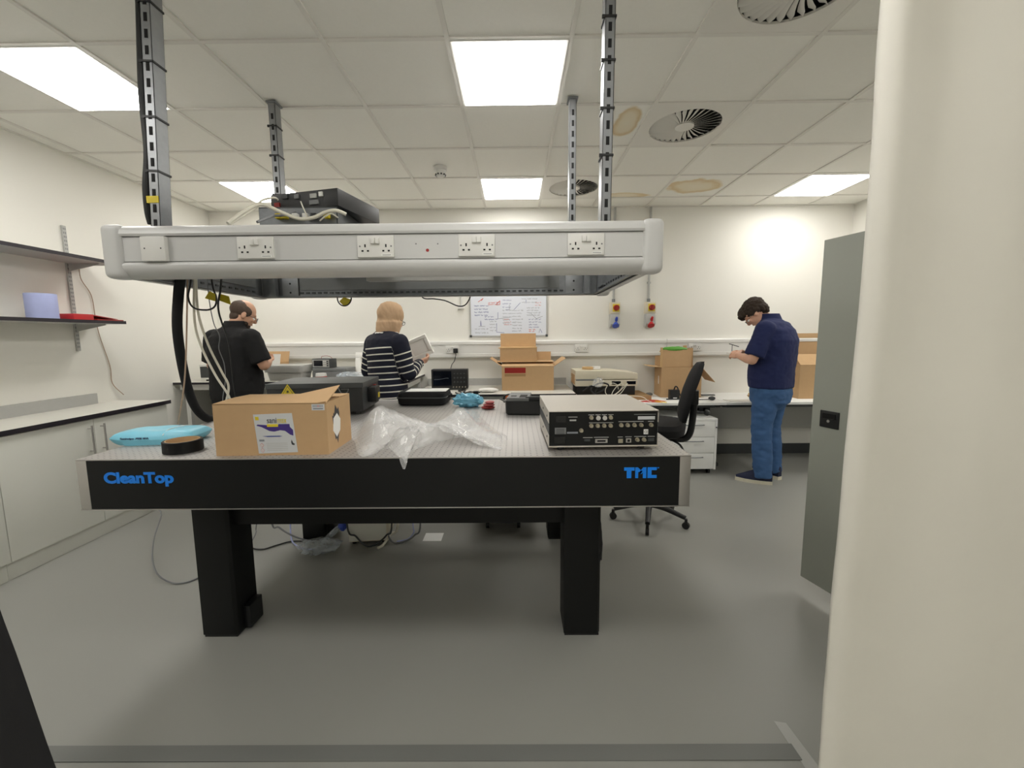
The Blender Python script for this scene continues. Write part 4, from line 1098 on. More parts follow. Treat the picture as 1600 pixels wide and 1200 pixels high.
# cardboard panel and foam board behind the man's hands
carton('open_carton', 'open cardboard box with a white sheet in front of the man in black', (-2.80, 4.50, BZ), 0.0, 0.24, 0.26, 0.17, [('back', (0, 0.3, 1), 0.12), ('left', (-1, 0, 0.2), 0.1)])
m = MB(); flap(m, (-2.74, 4.46, BZ), (-2.52, 4.46, BZ), (0.12, 0.06, 1), 0.27, 0.012); m.thing('foam_board', 'foam_white', 'white foam board leaning on the open carton by the man in black', 'board')
cr1 = thing('grey_tub', 'light grey lidded plastic tub on the left bench', 'tub', (-2.36, 4.40, BZ))
MB().loft([((0, 0, 0), 0.165, 0.12), ((0, 0, 0.105), 0.185, 0.135)], n=40, pw=9).part('tub', 'light_grey', cr1, local=True)
MB().loft([((0, 0, 0.09), 0.200, 0.148), ((0, 0, 0.145), 0.205, 0.152), ((0, 0, 0.158), 0.198, 0.146)], n=40, pw=9).part('lid', 'light_grey', cr1, local=True)
cr2 = thing('flat_case', 'flat grey equipment case under the small power supply', 'case', (-1.95, 4.50, BZ))
MB().box(-0.17, 0.19, -0.12, 0.14, 0, 0.085).part('body', 'mid_grey', cr2, local=True, bevel=0.008)
MB().box(-0.17, 0.19, -0.12, 0.14, 0.086, 0.118).part('lid', 'mid_grey', cr2, local=True, bevel=0.008)
psx = thing('bench_multimeter', 'small bench multimeter with a dark screen on the grey case', 'meter', (-2.03, 4.40, BZ+0.1185), math.radians(-10))
MB().box(-0.105, 0.105, 0.0, 0.12, 0.0, 0.098).part('body', 'dark_grey', psx, local=True, bevel=0.006)
MB().box(-0.095, 0.095, -0.003, 0.001, 0.008, 0.090).part('front_panel', 'light_grey', psx, local=True)
MB().box(-0.08, 0.02, -0.005, -0.002, 0.022, 0.080).part('screen', 'screen_dark', psx, local=True)
for i in range(3):
    for j in range(3): MB().box(0.03+i*0.02, 0.044+i*0.02, -0.007, -0.002, 0.02+j*0.022, 0.034+j*0.022).part('key', 'dark_grey' if i == 2 else 'white_plastic', psx, local=True)
MB().tube([(-0.03, 0.06, 0.098), (-0.02, 0.05, 0.12), (0.05, 0.04, 0.128), (0.09, 0.05, 0.11), (0.10, 0.06, 0.07)], 0.0025, n=6).part('test_lead', 'red_dark', psx, local=True)
rt = thing('red_tub', 'small red and white round tub in front of the multimeter', 'tub', (-1.98, 4.28, BZ))
MB().cyl((0, 0, 0), (0, 0, 0.045), 0.05, 0.055, n=28).part('tub', 'red_plastic', rt, local=True)
MB().cyl((0, 0, 0.045), (0, 0, 0.075), 0.055, 0.05, n=28).part('lid', 'white_plastic', rt, local=True)
crumple((-1.68, 4.31, BZ), (0.30, 0.15, 0.085), 21, amp=0.4).thing('blue_wrap', 'clear_film_blue', 'crumpled bluish plastic wrap on the bench beside the woman', 'plastic wrap', angle=60)
fo = thing('foam_slab', 'white moulded foam slab standing on the bench left of the woman', 'foam', (-1.60, 4.62, BZ), 0.0)
M_ = Matrix.Rotation(math.radians(-14), 4, 'X')
for q in ((-0.17, 0.17, 0, 0.05, 0, 0.05), (-0.17, 0.17, 0, 0.05, 0.22, 0.28), (-0.17, -0.11, 0, 0.05, 0.05, 0.22), (0.11, 0.17, 0, 0.05, 0.05, 0.22), (-0.11, 0.11, 0.03, 0.05, 0.05, 0.22)):
    MB().box(*q, M=M_).part('foam_block', 'foam_white', fo, local=True, bevel=0.006)

# ------------------------------------------------------------------ on the middle bench (z = 0.848)
MZ = 0.848
so = thing('oscilloscope', 'black flat oscilloscope with a dark screen on the middle bench', 'oscilloscope', (-0.70, 4.50, MZ), math.radians(2))
MB().box(-0.195, 0.195, 0.0, 0.13, 0.012, 0.222).part('body', 'black_plastic', so, local=True, bevel=0.006)
MB().box(-0.175, 0.02, -0.003, 0.002, 0.045, 0.205).part('screen', 'screen_dark', so, local=True)
MB().tube([(-0.165, -0.0035, 0.115), (-0.10, -0.0035, 0.118), (-0.04, -0.0035, 0.128), (-0.01, -0.0035, 0.127)], 0.0012, n=5).part('trace', 'ink_grey', so, local=True)
for i in range(4):
    for j in range(3):
        MB().cyl((0.05+i*0.035, 0, 0.085+j*0.045), (0.05+i*0.035, -0.010, 0.085+j*0.045), 0.009 if j != 2 else 0.006, n=12).part('knob', 'dark_grey', so, local=True)
for i in range(5): MB().cyl((0.04+i*0.032, 0, 0.032), (0.04+i*0.032, -0.012, 0.032), 0.0075, n=12).part('probe_port', 'brass', so, local=True)
for a in (-0.15, 0.15): MB().box(a-0.02, a+0.02, 0.01, 0.12, 0, 0.012).part('foot', 'black_plastic', so, local=True)
pl = thing('mains_plug', 'black mains plug and cord in the wall socket above the oscilloscope', 'plug', (-0.675, YB-0.075, 1.22))
MB().box(-0.70, -0.65, YB-0.115, YB-0.0745, 1.232, 1.285).part('plug_body', 'black_plastic', pl, bevel=0.008)
MB().tube([(-0.675, YB-0.10, 1.235), (-0.675, YB-0.10, 1.20), (-0.69, YB-0.12, 1.14), (-0.715, YB-0.15, 1.10), (-0.72, 4.66, 1.02)], 0.0045, n=8).part('cord', 'black_plastic', pl)
q = [at(x, y, Z=MZ+0.012) for x, y in ((718, 607), (724, 611), (732, 608), (728, 604), (722, 606), (730, 611), (738, 606), (744, 608))]
cc = thing('coiled_lead', 'tangled black lead with a plug beside the oscilloscope', 'lead', (q[3].x, 4.4, MZ))
q = [Vector((v.x, min(4.55, v.y-0.3), MZ+0.008+0.012*(i % 3))) for i, v in enumerate(q)]
MB().tube(q, 0.007, n=8).part('cord', 'black_plastic', cc)
e = q[-1]
MB().box(e.x, e.x+0.05, e.y-0.02, e.y+0.02, MZ, MZ+0.03).box(e.x+0.05, e.x+0.068, e.y-0.014, e.y-0.008, MZ+0.012, MZ+0.02).box(e.x+0.05, e.x+0.068, e.y+0.008, e.y+0.014, MZ+0.012, MZ+0.02).part('plug', 'black_plastic', cc)
crumple((-0.28, 4.30, MZ), (0.20, 0.13, 0.045), 31, amp=0.35).thing('white_pouch', 'foam_white', 'small crumpled white pouch on the middle bench', 'pouch', angle=60)
cb = carton('cardboard_carton', 'large open cardboard carton standing on the middle bench', (-0.135, 4.40, MZ), 0.0, 0.545, 0.36, 0.255, [('left', (-0.62, 0, 0.42), 0.15), ('right', (0.62, 0, 0.42), 0.15), ('back', (0, 0.1, 1), 0.14)])
MB().box(0.03, 0.25, -0.0012, 0.0, 0.185, 0.242).part('red_print', 'red_dark', cb, local=True); MB().box(0.03, 0.25, -0.0012, 0.0, 0.15, 0.178).part('grey_print', 'card_dark', cb, local=True)
MB().box(0.14, 0.25, -0.0012, 0.0, 0.246, 0.255).part('tape_piece', 'card_edge', cb, local=True)
m = MB(); flap(m, (0.0, 0.0, 0.255), (0.545, 0.0, 0.255), (0, 0.45, 0.10), 0.15); m.part('flap', 'card', cb, local=True)
cb2 = carton('small_carton', 'smaller open cardboard carton on top of the large one', (-0.155, 4.52, MZ+0.30), 0.0, 0.395, 0.22, 0.140, [('back', (0, 0.05, 1), 0.16), ('left', (-1, 0, 0.05), 0.02)])
MB().box(-0.002, 0.397, -0.003, 0.223, 0.140, 0.152).part('rim_edge', 'card_edge', cb2, local=True)
MB().box(-0.20, 0.42, 4.47, 4.745, MZ+0.296, MZ+0.2995).thing('card_sheet', 'card', 'flat cardboard sheet between the two stacked cartons', 'sheet')

# ------------------------------------------------------------------ on the right desks (z = DZ)
MB().box(0.66, 1.44, 4.40, 4.86, DZ, DZ+0.045).thing('cardboard_pad', 'card_dark', 'brown cardboard pad under the beige instrument', 'cardboard', bevel=0.004)
bz = DZ+0.0455
bi = thing('beige_instrument', 'beige bench instrument with a dark base and coiled cables', 'instrument', (0.97, 4.64, bz))
MB().box(-0.30, 0.32, -0.15, 0.19, 0.0, 0.10).part('base', 'black_plastic', bi, local=True, bevel=0.004)
MB().prism([(-0.325, 0.10), (0.335, 0.10), (0.335, 0.165), (-0.325, 0.165)], 'y', -0.185, 0.20).part('front_unit', 'beige', bi, local=True, bevel=0.005)
MB().prism([(-0.325, 0.172), (0.335, 0.172), (0.335, 0.235), (0.10, 0.262), (-0.325, 0.268)], 'y', -0.185, 0.20).part('upper_cover', 'beige', bi, local=True, bevel=0.006)
for a in (0.06, 0.22): MB().box(a, a+0.095, -0.19, -0.183, 0.118, 0.152).part('display', 'screen_dark', bi, local=True)
MB().box(-0.33, -0.318, -0.14, 0.10, 0.12, 0.22).part('tape_strip', 'card', bi, local=True)
MB().box(-0.318, -0.10, -0.187, -0.184, 0.16, 0.176).part('seam', 'mid_grey', bi, local=True)
tr2 = thing('masking_tape', 'rolls of yellowish masking tape on top of the beige instrument', 'tape', (0.80, 4.62, bz+0.2665))
MB().lathe([(0.03, 0), (0.06, 0), (0.06, 0.026), (0.03, 0.026), (0.03, 0)], (0, 0, 0.003), 28).part('roll', 'card_edge', tr2, local=True)
MB().lathe([(0.022, 0), (0.045, 0), (0.045, 0.03), (0.022, 0.03), (0.022, 0)], (0.10, 0.03, 0.002), 28).part('roll', 'paper_white', tr2, local=True)
cl = [(1.00+0.085*math.cos(t*2.4)*(1-0.05*t)+0.020*t, 4.385-0.008*t, bz+0.075+0.065*math.sin(t*2.4+0.3*t)) for t in [k*0.3 for k in range(22)]]
cl = [Vector((x, y, max(bz+0.008, z))) for x, y, z in cl]+[Vector((1.30, 4.33, DZ+0.05)), Vector((1.36, 4.26, DZ+0.015)), Vector((1.38, 4.22, DZ+0.010))]
cable('coiled_white_cable', cl, 0.0035, 'cable_white', 'loosely coiled pale cable hanging in front of the beige instrument')
kb = [(0.72, 4.42, bz+0.05), (0.80, 4.40, bz+0.11), (0.86, 4.39, bz+0.09), (0.84, 4.40, bz+0.03), (0.92, 4.39, bz+0.06), (0.98, 4.38, bz+0.12), (0.90, 4.40, bz+0.14), (0.80, 4.40, bz+0.08), (0.86, 4.37, bz+0.012), (1.0, 4.37, bz+0.01)]
cable('black_cable_bundle', kb, 0.009, 'black_plastic', 'tangled black cable bundle in front of the beige instrument', sub=8)
crumple((0.87, 4.375, bz+0.10), (0.10, 0.03, 0.10), 8, amp=0.5).thing('clear_cable_bag', 'clear_film', 'small clear plastic bag hanging on the cable bundle', 'bag', angle=60)
br = thing('orange_brochure', 'orange and red printed brochure lying on the desk edge', 'brochure', (1.42, 4.315, DZ), math.radians(-18))
MB().box(-0.15, 0.15, -0.095, 0.095, 0, 0.003).part('cover', 'paper_white', br, local=True)
MB().prism([(-0.14, -0.05), (0.0, 0.09), (0.06, 0.09), (0.10, -0.09), (-0.10, -0.09)], 'z', 0.003, 0.0036).part('red_area', 'red_plastic', br, local=True)
MB().prism([(-0.05, 0.09), (0.12, -0.02), (0.14, 0.03), (0.02, 0.09)], 'z', 0.003, 0.0042).part('orange_area', 'orange', br, local=True)
MB().prism([(0.02, -0.03), (0.14, -0.09), (0.14, -0.05), (0.04, 0.0)], 'z', 0.003, 0.0046).part('yellow_area', 'yellow', br, local=True)
MB().box(1.56, 1.80, 4.21, 4.34, DZ, DZ+0.002).thing('white_sheet', 'paper_white', 'blank white sheet beside the orange brochure', 'paper')
crumple((1.52, 4.74, DZ), (0.08, 0.07, 0.035), 41, n=20, m=10, amp=0.2).thing('grey_mouse', 'mid_grey', 'small grey mouse on the desk right of the beige instrument', 'mouse', angle=60)
cr = carton('right_carton', 'open cardboard carton with green packing behind the chair', (1.60, 4.58, DZ), math.radians(-4), 0.425, 0.29, 0.33, [('left', (-1, 0, 0.08), 0.13), ('right', (0.65, -0.1, -0.75), 0.21), ('back', (0, 0.05, 1), 0.20)])
m = MB().box(-0.01, 0.012, 0.02, 0.035, 0.33, 0.545).box(0.30, 0.34, 0.255, 0.262, 0.33, 0.56); m.part('corner_post', 'card_edge', cr, local=True)
m = MB(); flap(m, (0.02, 0.06, 0.33), (0.33, 0.06, 0.33), (0, 0.15, 1), 0.19); m.part('inner_flap', 'card', cr, local=True)
crumple((0.16, 0.10, 0.50), (0.27, 0.05, 0.055), 51, amp=0.25).part('green_packing', 'green', cr, local=True)
MB().box(-0.0012, 0.0, 0.10, 0.125, 0.14, 0.23).part('white_mark', 'paper_white', cr, local=True)
ad = thing('power_adapter', 'black power adapter with cord in front of the right carton', 'adapter', (1.70, 4.47, DZ))
MB().box(-0.05, 0.05, -0.035, 0.035, 0, 0.10).part('body', 'black_plastic', ad, local=True, bevel=0.006)
MB().tube([(0.0, 0, 0.10), (0.01, -0.01, 0.135), (0.03, -0.02, 0.12), (0.06, -0.03, 0.04), (0.13, -0.02, 0.02), (0.2, 0.02, 0.03), (0.24, -0.03, 0.012), (0.17, -0.05, 0.02), (0.08, -0.06, 0.008), (-0.10, -0.06, 0.006)], 0.007, n=8).part('cord', 'black_plastic', ad, local=True)
MB().box(-0.02, 0.02, -0.0365, -0.0345, 0.0, 0.02).part('rating_label', 'paper_white', ad, local=True)
w_ = thing('plug_lead', 'dark plug end lying on the desk right of the chair back', 'plug', (2.05, 4.35, DZ))
MB().sphere((0.0, 0, 0.022), (0.035, 0.03, 0.022)).part('plug_body', 'dark_grey', w_, local=True); MB().tube([(-0.02, 0, 0.012), (-0.10, 0.01, 0.008), (-0.2, 0.04, 0.006)], 0.005, n=6).part('cord', 'black_plastic', w_, local=True)
MB().box(2.18, 2.48, 4.24, 4.38, DZ, DZ+0.004).thing('note_pad', 'worktop', 'thin pale notepad on the desk left of the man in navy', 'notepad')
MB().box(2.10, 2.24, 4.68, 4.72, DZ, DZ+0.012).thing('grey_pen_case', 'mid_grey', 'flat grey stick lying at the back of the desk', 'pen case')
crumple((2.58, 4.50, DZ), (0.14, 0.10, 0.06), 61, amp=0.4).thing('yellow_pouch', 'card_edge', 'yellowish crumpled pouch on the desk beside the man in navy', 'pouch', angle=50)
# big cartons behind the man
bb = carton('big_carton', 'big open cardboard carton behind the man in navy at the right', (2.98, 4.40, DZ), 0.0, 0.62, 0.46, 0.355, [('back', (0, 0.05, 1), 0.33), ('front', (0, 0.75, 0.66), 0.16)])

# ------------------------------------------------------------------ drawer pedestal and chair
pd = thing('drawer_pedestal', 'white three-drawer pedestal under the desk beside the chair', 'drawers', (1.80, 4.40, 0))
MB().box(-0.225, 0.225, -0.215, 0.29, 0.055, 0.555).part('carcass', 'paper_white', pd, local=True)
MB().box(-0.23, 0.23, -0.24, 0.295, 0.555, 0.58).part('top', 'paper_white', pd, local=True, bevel=0.002)
for k in range(3):
    z0 = 0.06+k*0.166
    dr = MB().box(-0.222, 0.208, -0.236, -0.217, z0, z0+0.162).part('drawer', 'paper_white', pd, local=True, bevel=0.002)
    MB().tube([(-0.09, -0.236, z0+0.122), (-0.085, -0.258, z0+0.125), (0.0, -0.264, z0+0.125), (0.085, -0.258, z0+0.125), (0.09, -0.236, z0+0.122)], 0.005, n=8).part('handle', 'galvanised', dr, local=True)
MB().box(0.21, 0.2305, -0.238, -0.217, 0.055, 0.556).part('lock_stile', 'paper_white', pd, local=True); MB().cyl((0.22, -0.238, 0.49), (0.22, -0.244, 0.49), 0.007, n=12).part('lock', 'dark_grey', pd, local=True)
for a in (-0.18, 0.18):
    for b in (-0.18, 0.24): MB().cyl((a-0.012, b, 0.026), (a+0.012, b, 0.026), 0.026, n=16).box(a-0.006, a+0.006, b-0.01, b+0.01, 0.02, 0.056).part('castor', 'black_plastic', pd, local=True)

ch = thing('office_chair', 'black swivel office chair turned sideways beside the optical table', 'chair', (1.03, 3.13, 0), math.radians(-24))
sz = 0.705
MB().loft([((0, 0, sz-0.02), 0.20, 0.20), ((0, 0, sz), 0.235, 0.235), ((0, 0, sz+0.045), 0.24, 0.24), ((0, 0, sz+0.075), 0.215, 0.215)], n=40, pw=3.6).part('seat', 'black_cloth', ch, local=True)
MB().box(-0.08, 0.12, -0.07, 0.07, sz-0.06, sz-0.02).part('mechanism', 'black_plastic', ch, local=True, bevel=0.006)


def back(u, v):
    y = (u-0.5)*0.39*(1-0.35*abs(2*v-1)**3); z = 0.80+v*0.42
    x = 0.235+0.045*math.sin((v-0.35)*2.2)+0.10*max(0, v-0.55)**1.0*0.55-0.03*math.cos((u-0.5)*3)+0.03
    return x, y, z


bk = MB().grid(back, 16, 18)
pts = [v.copy() for v in bk.v]
bk2 = MB(); W_ = 17
bm_in = [Vector((p.x-0.035*max(0.0, 1-abs(2*((i % W_)/16)-1)**4)*max(0.0, 1-abs(2*((i//W_)/18)-1)**4)-0.012, p.y, p.z)) for i, p in enumerate(pts)]
bm_out = [Vector((p.x+0.014, p.y, p.z)) for p in pts]
fsq = bk.f
n0 = len(pts)
rim = [i for i in range(W_)]+[W_*j+W_-1 for j in range(1, 19)]+[W_*18+i for i in range(W_-2, -1, -1)]+[W_*j for j in range(17, 0, -1)]
bk2.add(bm_in+bm_out, [f for f in fsq]+[tuple(i+n0 for i in f[::-1]) for f in fsq]+[(rim[k], rim[(k+1) % len(rim)], rim[(k+1) % len(rim)]+n0, rim[k]+n0) for k in range(len(rim))])
bk2.part('backrest', 'black_cloth', ch, local=True, angle=60)
MB().tube([(0.10, 0, sz-0.045), (0.22, 0, sz-0.05), (0.268, 0, sz+0.0), (0.285, 0, 0.84), (0.292, 0, 0.96)], 0.024, n=10).part('back_stem', 'black_plastic', ch, local=True)
MB().box(0.272, 0.318, -0.04, 0.04, 0.92, 1.02).part('back_bracket', 'black_plastic', ch, local=True, bevel=0.005)
MB().tube([(0.30, 0, 0.86), (0.36, 0, 0.862)], 0.008, n=8, sub=1).sphere((0.375, 0, 0.862), (0.022, 0.022, 0.022), n=14, m=8).part('adjust_knob', 'dark_grey', ch, local=True)
MB().tube([(0.12, -0.03, sz-0.045), (0.20, -0.06, sz-0.075), (0.23, -0.065, sz-0.12)], 0.008, n=8).part('lever', 'black_plastic', ch, local=True)
MB().cyl((0, 0, 0.10), (0, 0, 0.36), 0.028, n=18).cyl((0, 0, 0.36), (0, 0, sz-0.06), 0.016, n=16).part('gas_lift', 'black_plastic', ch, local=True)
for k in range(5):
    a = math.radians(-86+72*k); dx, dy = math.cos(a), math.sin(a)
    lg = MB().tube([(dx*0.02, dy*0.02, 0.125), (dx*0.12, dy*0.12, 0.118), (dx*0.27, dy*0.27, 0.082)], lambda t: 0.026-0.009*t, n=10).part('leg', 'black_plastic', ch, local=True)
    MB().cyl((dx*0.275-dy*0.012, dy*0.275+dx*0.012, 0.026), (dx*0.275+dy*0.012, dy*0.275-dx*0.012, 0.026), 0.026, n=16).box(dx*0.275-0.010, dx*0.275+0.010, dy*0.275-0.010, dy*0.275+0.010, 0.02, 0.076).part('castor', 'black_plastic', lg, local=True)

# ------------------------------------------------------------------ equipment and cables on and under the hanging frame
zt = FZ1-0.003
MB().box(-1.245, -0.62, 2.03, 2.62, zt, zt+0.012).thing('support_board', 'mid_grey', 'flat grey board on the frame carrying the black boxes', 'board')
lo = thing('lower_unit', 'lower grey electronics box with yellow and white plugs on the frame', 'electronics', (-1.02, 2.10, zt+0.0125))
MB().box(-0.205, 0.175, 0.0, 0.36, 0.0, 0.155).part('case', 'dark_grey', lo, local=True, bevel=0.003)
MB().box(-0.20, 0.17, -0.004, 0.0, 0.01, 0.147).part('connector_panel', 'galvanised', lo, local=True)
for k, (a, mm) in enumerate(((-0.10, 'yellow'), (-0.07, 'yellow'), (-0.02, 'white_plastic'), (0.03, 'white_plastic'), (0.07, 'black_plastic'), (0.13, 'yellow'))):
    MB().box(a-0.013, a+0.013, -0.03, -0.003, 0.095, 0.118).part('plug', mm, lo, local=True, bevel=0.003)
hi = thing('upper_unit', 'black rack box on top of the frame near the rear left post', 'electronics', (-1.03, 2.14, zt+0.168), math.radians(-14))
MB().box(-0.185, 0.20, 0.0, 0.36, 0.0, 0.082).part('case', 'black_plastic', hi, local=True, bevel=0.003)
for x, z, mm, w in ((-0.16, 0.02, 'red_dark', 0.03), (-0.11, 0.055, 'dark_grey', 0.03), (-0.04, 0.05, 'mid_grey', 0.025), (0.05, 0.045, 'light_grey', 0.035), (0.10, 0.05, 'paper_white', 0.02), (0.045, 0.015, 'mid_grey', 0.05)):
    MB().box(x, x+w, -0.008, 0.0, z, z+0.02).part('port', mm, hi, local=True)
def pxp(l): return [at(x, y, Y=Y) for x, y, Y in l]
cable('white_cable', pxp([(356, 349, 1.86), (378, 333, 1.92), (400, 321, 1.98), (415, 321, 2.0), (440, 332, 2.02), (468, 342, 2.05), (490, 340, 2.06), (508, 332, 2.06), (525, 329, 2.06), (541, 335, 2.08)]), 0.0085, 'cable_white', 'thick white cable arching over the frame to the electronics boxes', 'cables on the frame')
cable('white_cable', pxp([(360, 350, 1.87), (385, 334, 1.94), (402, 323, 1.99), (404, 318, 2.02), (412, 312, 2.06), (428, 309, 2.10), (434, 312, 2.13)]), 0.005, 'cable_white', 'thinner white cable looping up to the black rack box', 'cables on the frame')
cable('white_cable', pxp([(402, 347, 1.9), (425, 338, 2.0), (445, 336, 2.06), (462, 330, 2.08)]), 0.006, 'cable_grey', 'short grey cable entering the lower electronics box', 'cables on the frame')
cable('thin_white_cable', pxp([(470, 315, 2.12), (474, 325, 2.08), (479, 336, 2.07), (482, 343, 2.07)]), 0.003, 'cable_white', 'thin pale wire hanging down the front of the rack box')
cable('white_loop_cable', pxp([(500, 345, 2.06), (508, 338, 2.05), (518, 334, 2.06), (528, 340, 2.06)]), 0.0035, 'cable_white', 'small white loop of wire at the right end of the electronics box')
# black corrugated cable strapped to the left post
cable('post_cable', [at(216, -60, Y=1.83), at(219, 60, Y=1.83), at(222, 150, Y=1.83), at(230, 235, Y=1.83), at(228, 290, Y=1.83), at(231, 330, Y=1.84), at(236, 350, Y=1.86)], 0.0125, 'black_plastic', 'black cable strapped along the left front post', n=10)
# cables hanging from the left side of the frame
cable('black_conduit', pxp([(283, 425, 1.98), (279, 460, 2.0), (277, 510, 2.03), (283, 560, 2.08), (293, 605, 2.16), (305, 636, 2.25), (320, 652, 2.33), (333, 655, 2.40), (348, 652, 2.5)]), 0.021, 'black_cloth', 'thick black sleeved conduit drooping from the frame onto the table', n=12)
cable('white_cable', pxp([(304, 430, 2.02), (304, 500, 2.04), (314, 540, 2.06), (336, 585, 2.08), (357, 618, 2.12), (362, 640, 2.16), (372, 662, 2.22)]), 0.0055, 'cable_white', 'left one of two white cables hanging down behind the cardboard box', 'hanging white cables')
cable('white_cable', pxp([(306, 430, 2.06), (310, 490, 2.07), (326, 540, 2.09), (347, 582, 2.12), (357, 603, 2.14), (353, 628, 2.17), (345, 655, 2.22)]), 0.0055, 'cable_white', 'right one of two white cables hanging down behind the cardboard box', 'hanging white cables')
cable('brown_cord', pxp([(293, 430, 2.0), (292, 500, 2.0), (290, 570, 2.02), (286, 615, 2.04), (278, 662, 2.06)]), 0.0035, 'cable_brown', 'straight thin cord dropping beside the black conduit')
cable('black_loop', pxp([(299, 430, 1.98), (297, 447, 1.98), (294, 462, 1.98), (298, 476, 2.0), (308, 483, 2.02), (326, 484, 2.04), (336, 478, 2.05), (338, 466, 2.06), (333, 450, 2.06), (330, 432, 2.06)]), 0.0042, 'black_plastic', 'black cable loop hanging under the left end of the frame')
cable('black_drop_cable', pxp([(346, 435, 2.1), (344, 456, 2.1), (341, 472, 2.12), (342, 488, 2.14), (347, 505, 2.18), (358, 540, 2.3), (365, 600, 2.4), (372, 640, 2.45), (376, 655, 2.46)]), 0.0045, 'black_plastic', 'black cable dropping past the man in black')
cable('grey_wire', pxp([(324, 436, 2.08), (327, 470, 2.08), (334, 505, 2.09), (343, 525, 2.10), (342, 545, 2.11), (350, 568, 2.12), (352, 595, 2.14), (348, 625, 2.18), (352, 655, 2.25)]), 0.0022, 'cable_grey', 'very thin grey wire hanging in front of the man in black')
def tag(px, Y, lab, pts, matn='yellow_tag'):
    q = [at(x, y, Y=Y) for x, y in pts]; n = len(q)
    b = [v+Vector((0.002, 0.002, 0)) for v in q]
    return MB().add(q+b, [tuple(range(n)), tuple(range(n, 2*n))[::-1]]+[(i, (i+1) % n, n+(i+1) % n, n+i) for i in range(n)]).thing('cable_tag', matn, lab, 'tag', 'yellow cable tags')
tag(0, 2.055, 'left yellow tag on the black cable loop', [(327, 455), (335, 459), (337, 471), (320, 466)])
tag(0, 2.12, 'right yellow tag on the black dropping cable', [(343, 459), (357, 463), (360, 476), (341, 469)])
tag(0, 2.70, 'yellow tag in the small loop under the frame back', [(530, 471), (537, 464), (547, 468), (546, 473), (538, 479)])
cable('small_loop', [at(538+11*math.cos(t), 465-13*math.sin(t), Y=2.69) for t in [math.pi*(1+k/10) for k in range(11)]], 0.004, 'black_plastic', 'small black cable loop under the middle of the frame back')
cable('sagging_cable', pxp([(655, 455, 2.70), (662, 466, 2.72), (678, 467, 2.74), (696, 470, 2.75), (715, 478, 2.76), (726, 477, 2.76), (733, 468, 2.74), (737, 455, 2.70)]), 0.004, 'black_plastic', 'black cable sagging under the frame back left of the whiteboard')

# ------------------------------------------------------------------ under the table
tw = thing('floor_unit', 'cream floor-standing electronics case under the optical table', 'computer case', (-1.03, 2.85, 0), math.radians(6))
MB().box(-0.13, 0.13, -0.09, 0.30, 0.02, 0.44).part('case', 'beige', tw, local=True, bevel=0.006)
MB().box(-0.125, 0.125, -0.096, -0.09, 0.03, 0.43).part('front_panel', 'panel_white', tw, local=True)
for a in (-0.1, 0.1):
    for b in (-0.06, 0.26): MB().cyl((a, b, 0), (a, b, 0.02), 0.014, n=10).part('foot', 'black_plastic', tw, local=True)
ub = thing('black_floor_unit', 'black equipment box on castors under the optical table', 'equipment', (-0.07, 3.02, 0))
MB().box(-0.21, 0.20, -0.05, 0.30, 0.085, 0.40).part('body', 'black_matt', ub, local=True, bevel=0.01)
MB().box(-0.07, 0.03, -0.053, -0.049, 0.10, 0.13).part('rating_label', 'mid_grey', ub, local=True)
for a in (-0.14, 0.09):
    for b in (-0.02, 0.24): MB().cyl((a-0.012, b, 0.028), (a+0.012, b, 0.028), 0.028, n=14).box(a-0.008, a+0.008, b-0.012, b+0.012, 0.02, 0.085).part('castor', 'black_plastic', ub, local=True)
MB().box(-0.655, -0.525, 2.80, 2.92, 0.0, 0.001).thing('floor_paper', 'paper_white', 'white paper square on the floor under the table', 'paper')
def fl(l):
    p = [at(x, y, Z=z) for x, y, z in l]
    if l[0][2] > 0.1: p = [Vector((max(p[0].x, -1.70), p[0].y, 0.735))]+p        # the rest of the cable rises behind the tie beam
    if l[-1][2] > 0.1: p = p+[Vector((p[-1].x, p[-1].y, 0.735))]
    return p
cable('floor_cable', fl([(258, 770, 0.30), (252, 805, 0.15), (241, 840, 0.08), (238, 872, 0.05), (246, 897, 0.03), (266, 910, 0.01), (285, 911, 0.006), (305, 905, 0.006), (335, 890, 0.006), (360, 880, 0.006)]), 0.0045, 'cable_grey', 'grey cable looping on the floor left of the table leg')
cable('floor_cable', fl([(402, 812, 0.12), (400, 832, 0.05), (392, 848, 0.01), (383, 862, 0.006)]), 0.004, 'cable_grey', 'short grey cable rising behind the left table leg')
cable('floor_cable', fl([(386, 850, 0.02), (396, 857, 0.008), (412, 858, 0.008), (432, 852, 0.008), (455, 846, 0.008), (480, 846, 0.008), (500, 850, 0.008)]), 0.005, 'black_plastic', 'black cable curving over the floor beside the left leg')
cable('floor_cable', fl([(424, 812, 0.16), (436, 824, 0.10), (455, 836, 0.05), (478, 844, 0.012), (505, 850, 0.008), (530, 852, 0.008)]), 0.006, 'cable_grey', 'dark grey cable sloping down to the floor behind the tie beam')
cable('floor_cable', fl([(453, 812, 0.12), (454, 832, 0.06), (458, 848, 0.012), (475, 858, 0.006), (492, 858, 0.006)]), 0.005, 'pale_blue_paper', 'pale blue cable dropping to the floor under the table')
cable('floor_cable', fl([(542, 820, 0.16), (556, 838, 0.08), (572, 853, 0.012), (588, 850, 0.04), (604, 836, 0.10), (612, 818, 0.16)]), 0.006, 'dark_grey', 'dark cable sagging in front of the cream case')
cable('floor_cable', fl([(612, 815, 0.12), (607, 835, 0.05), (615, 848, 0.01), (632, 846, 0.01), (648, 836, 0.04), (657, 815, 0.14)]), 0.006, 'cable_grey', 'looped grey cable on the floor right of the cream case')
cable('floor_cable', fl([(622, 815, 0.12), (610, 835, 0.04), (598, 852, 0.006), (590, 856, 0.006)]), 0.010, 'cable_white', 'thick white cable running to the foot of the cream case')
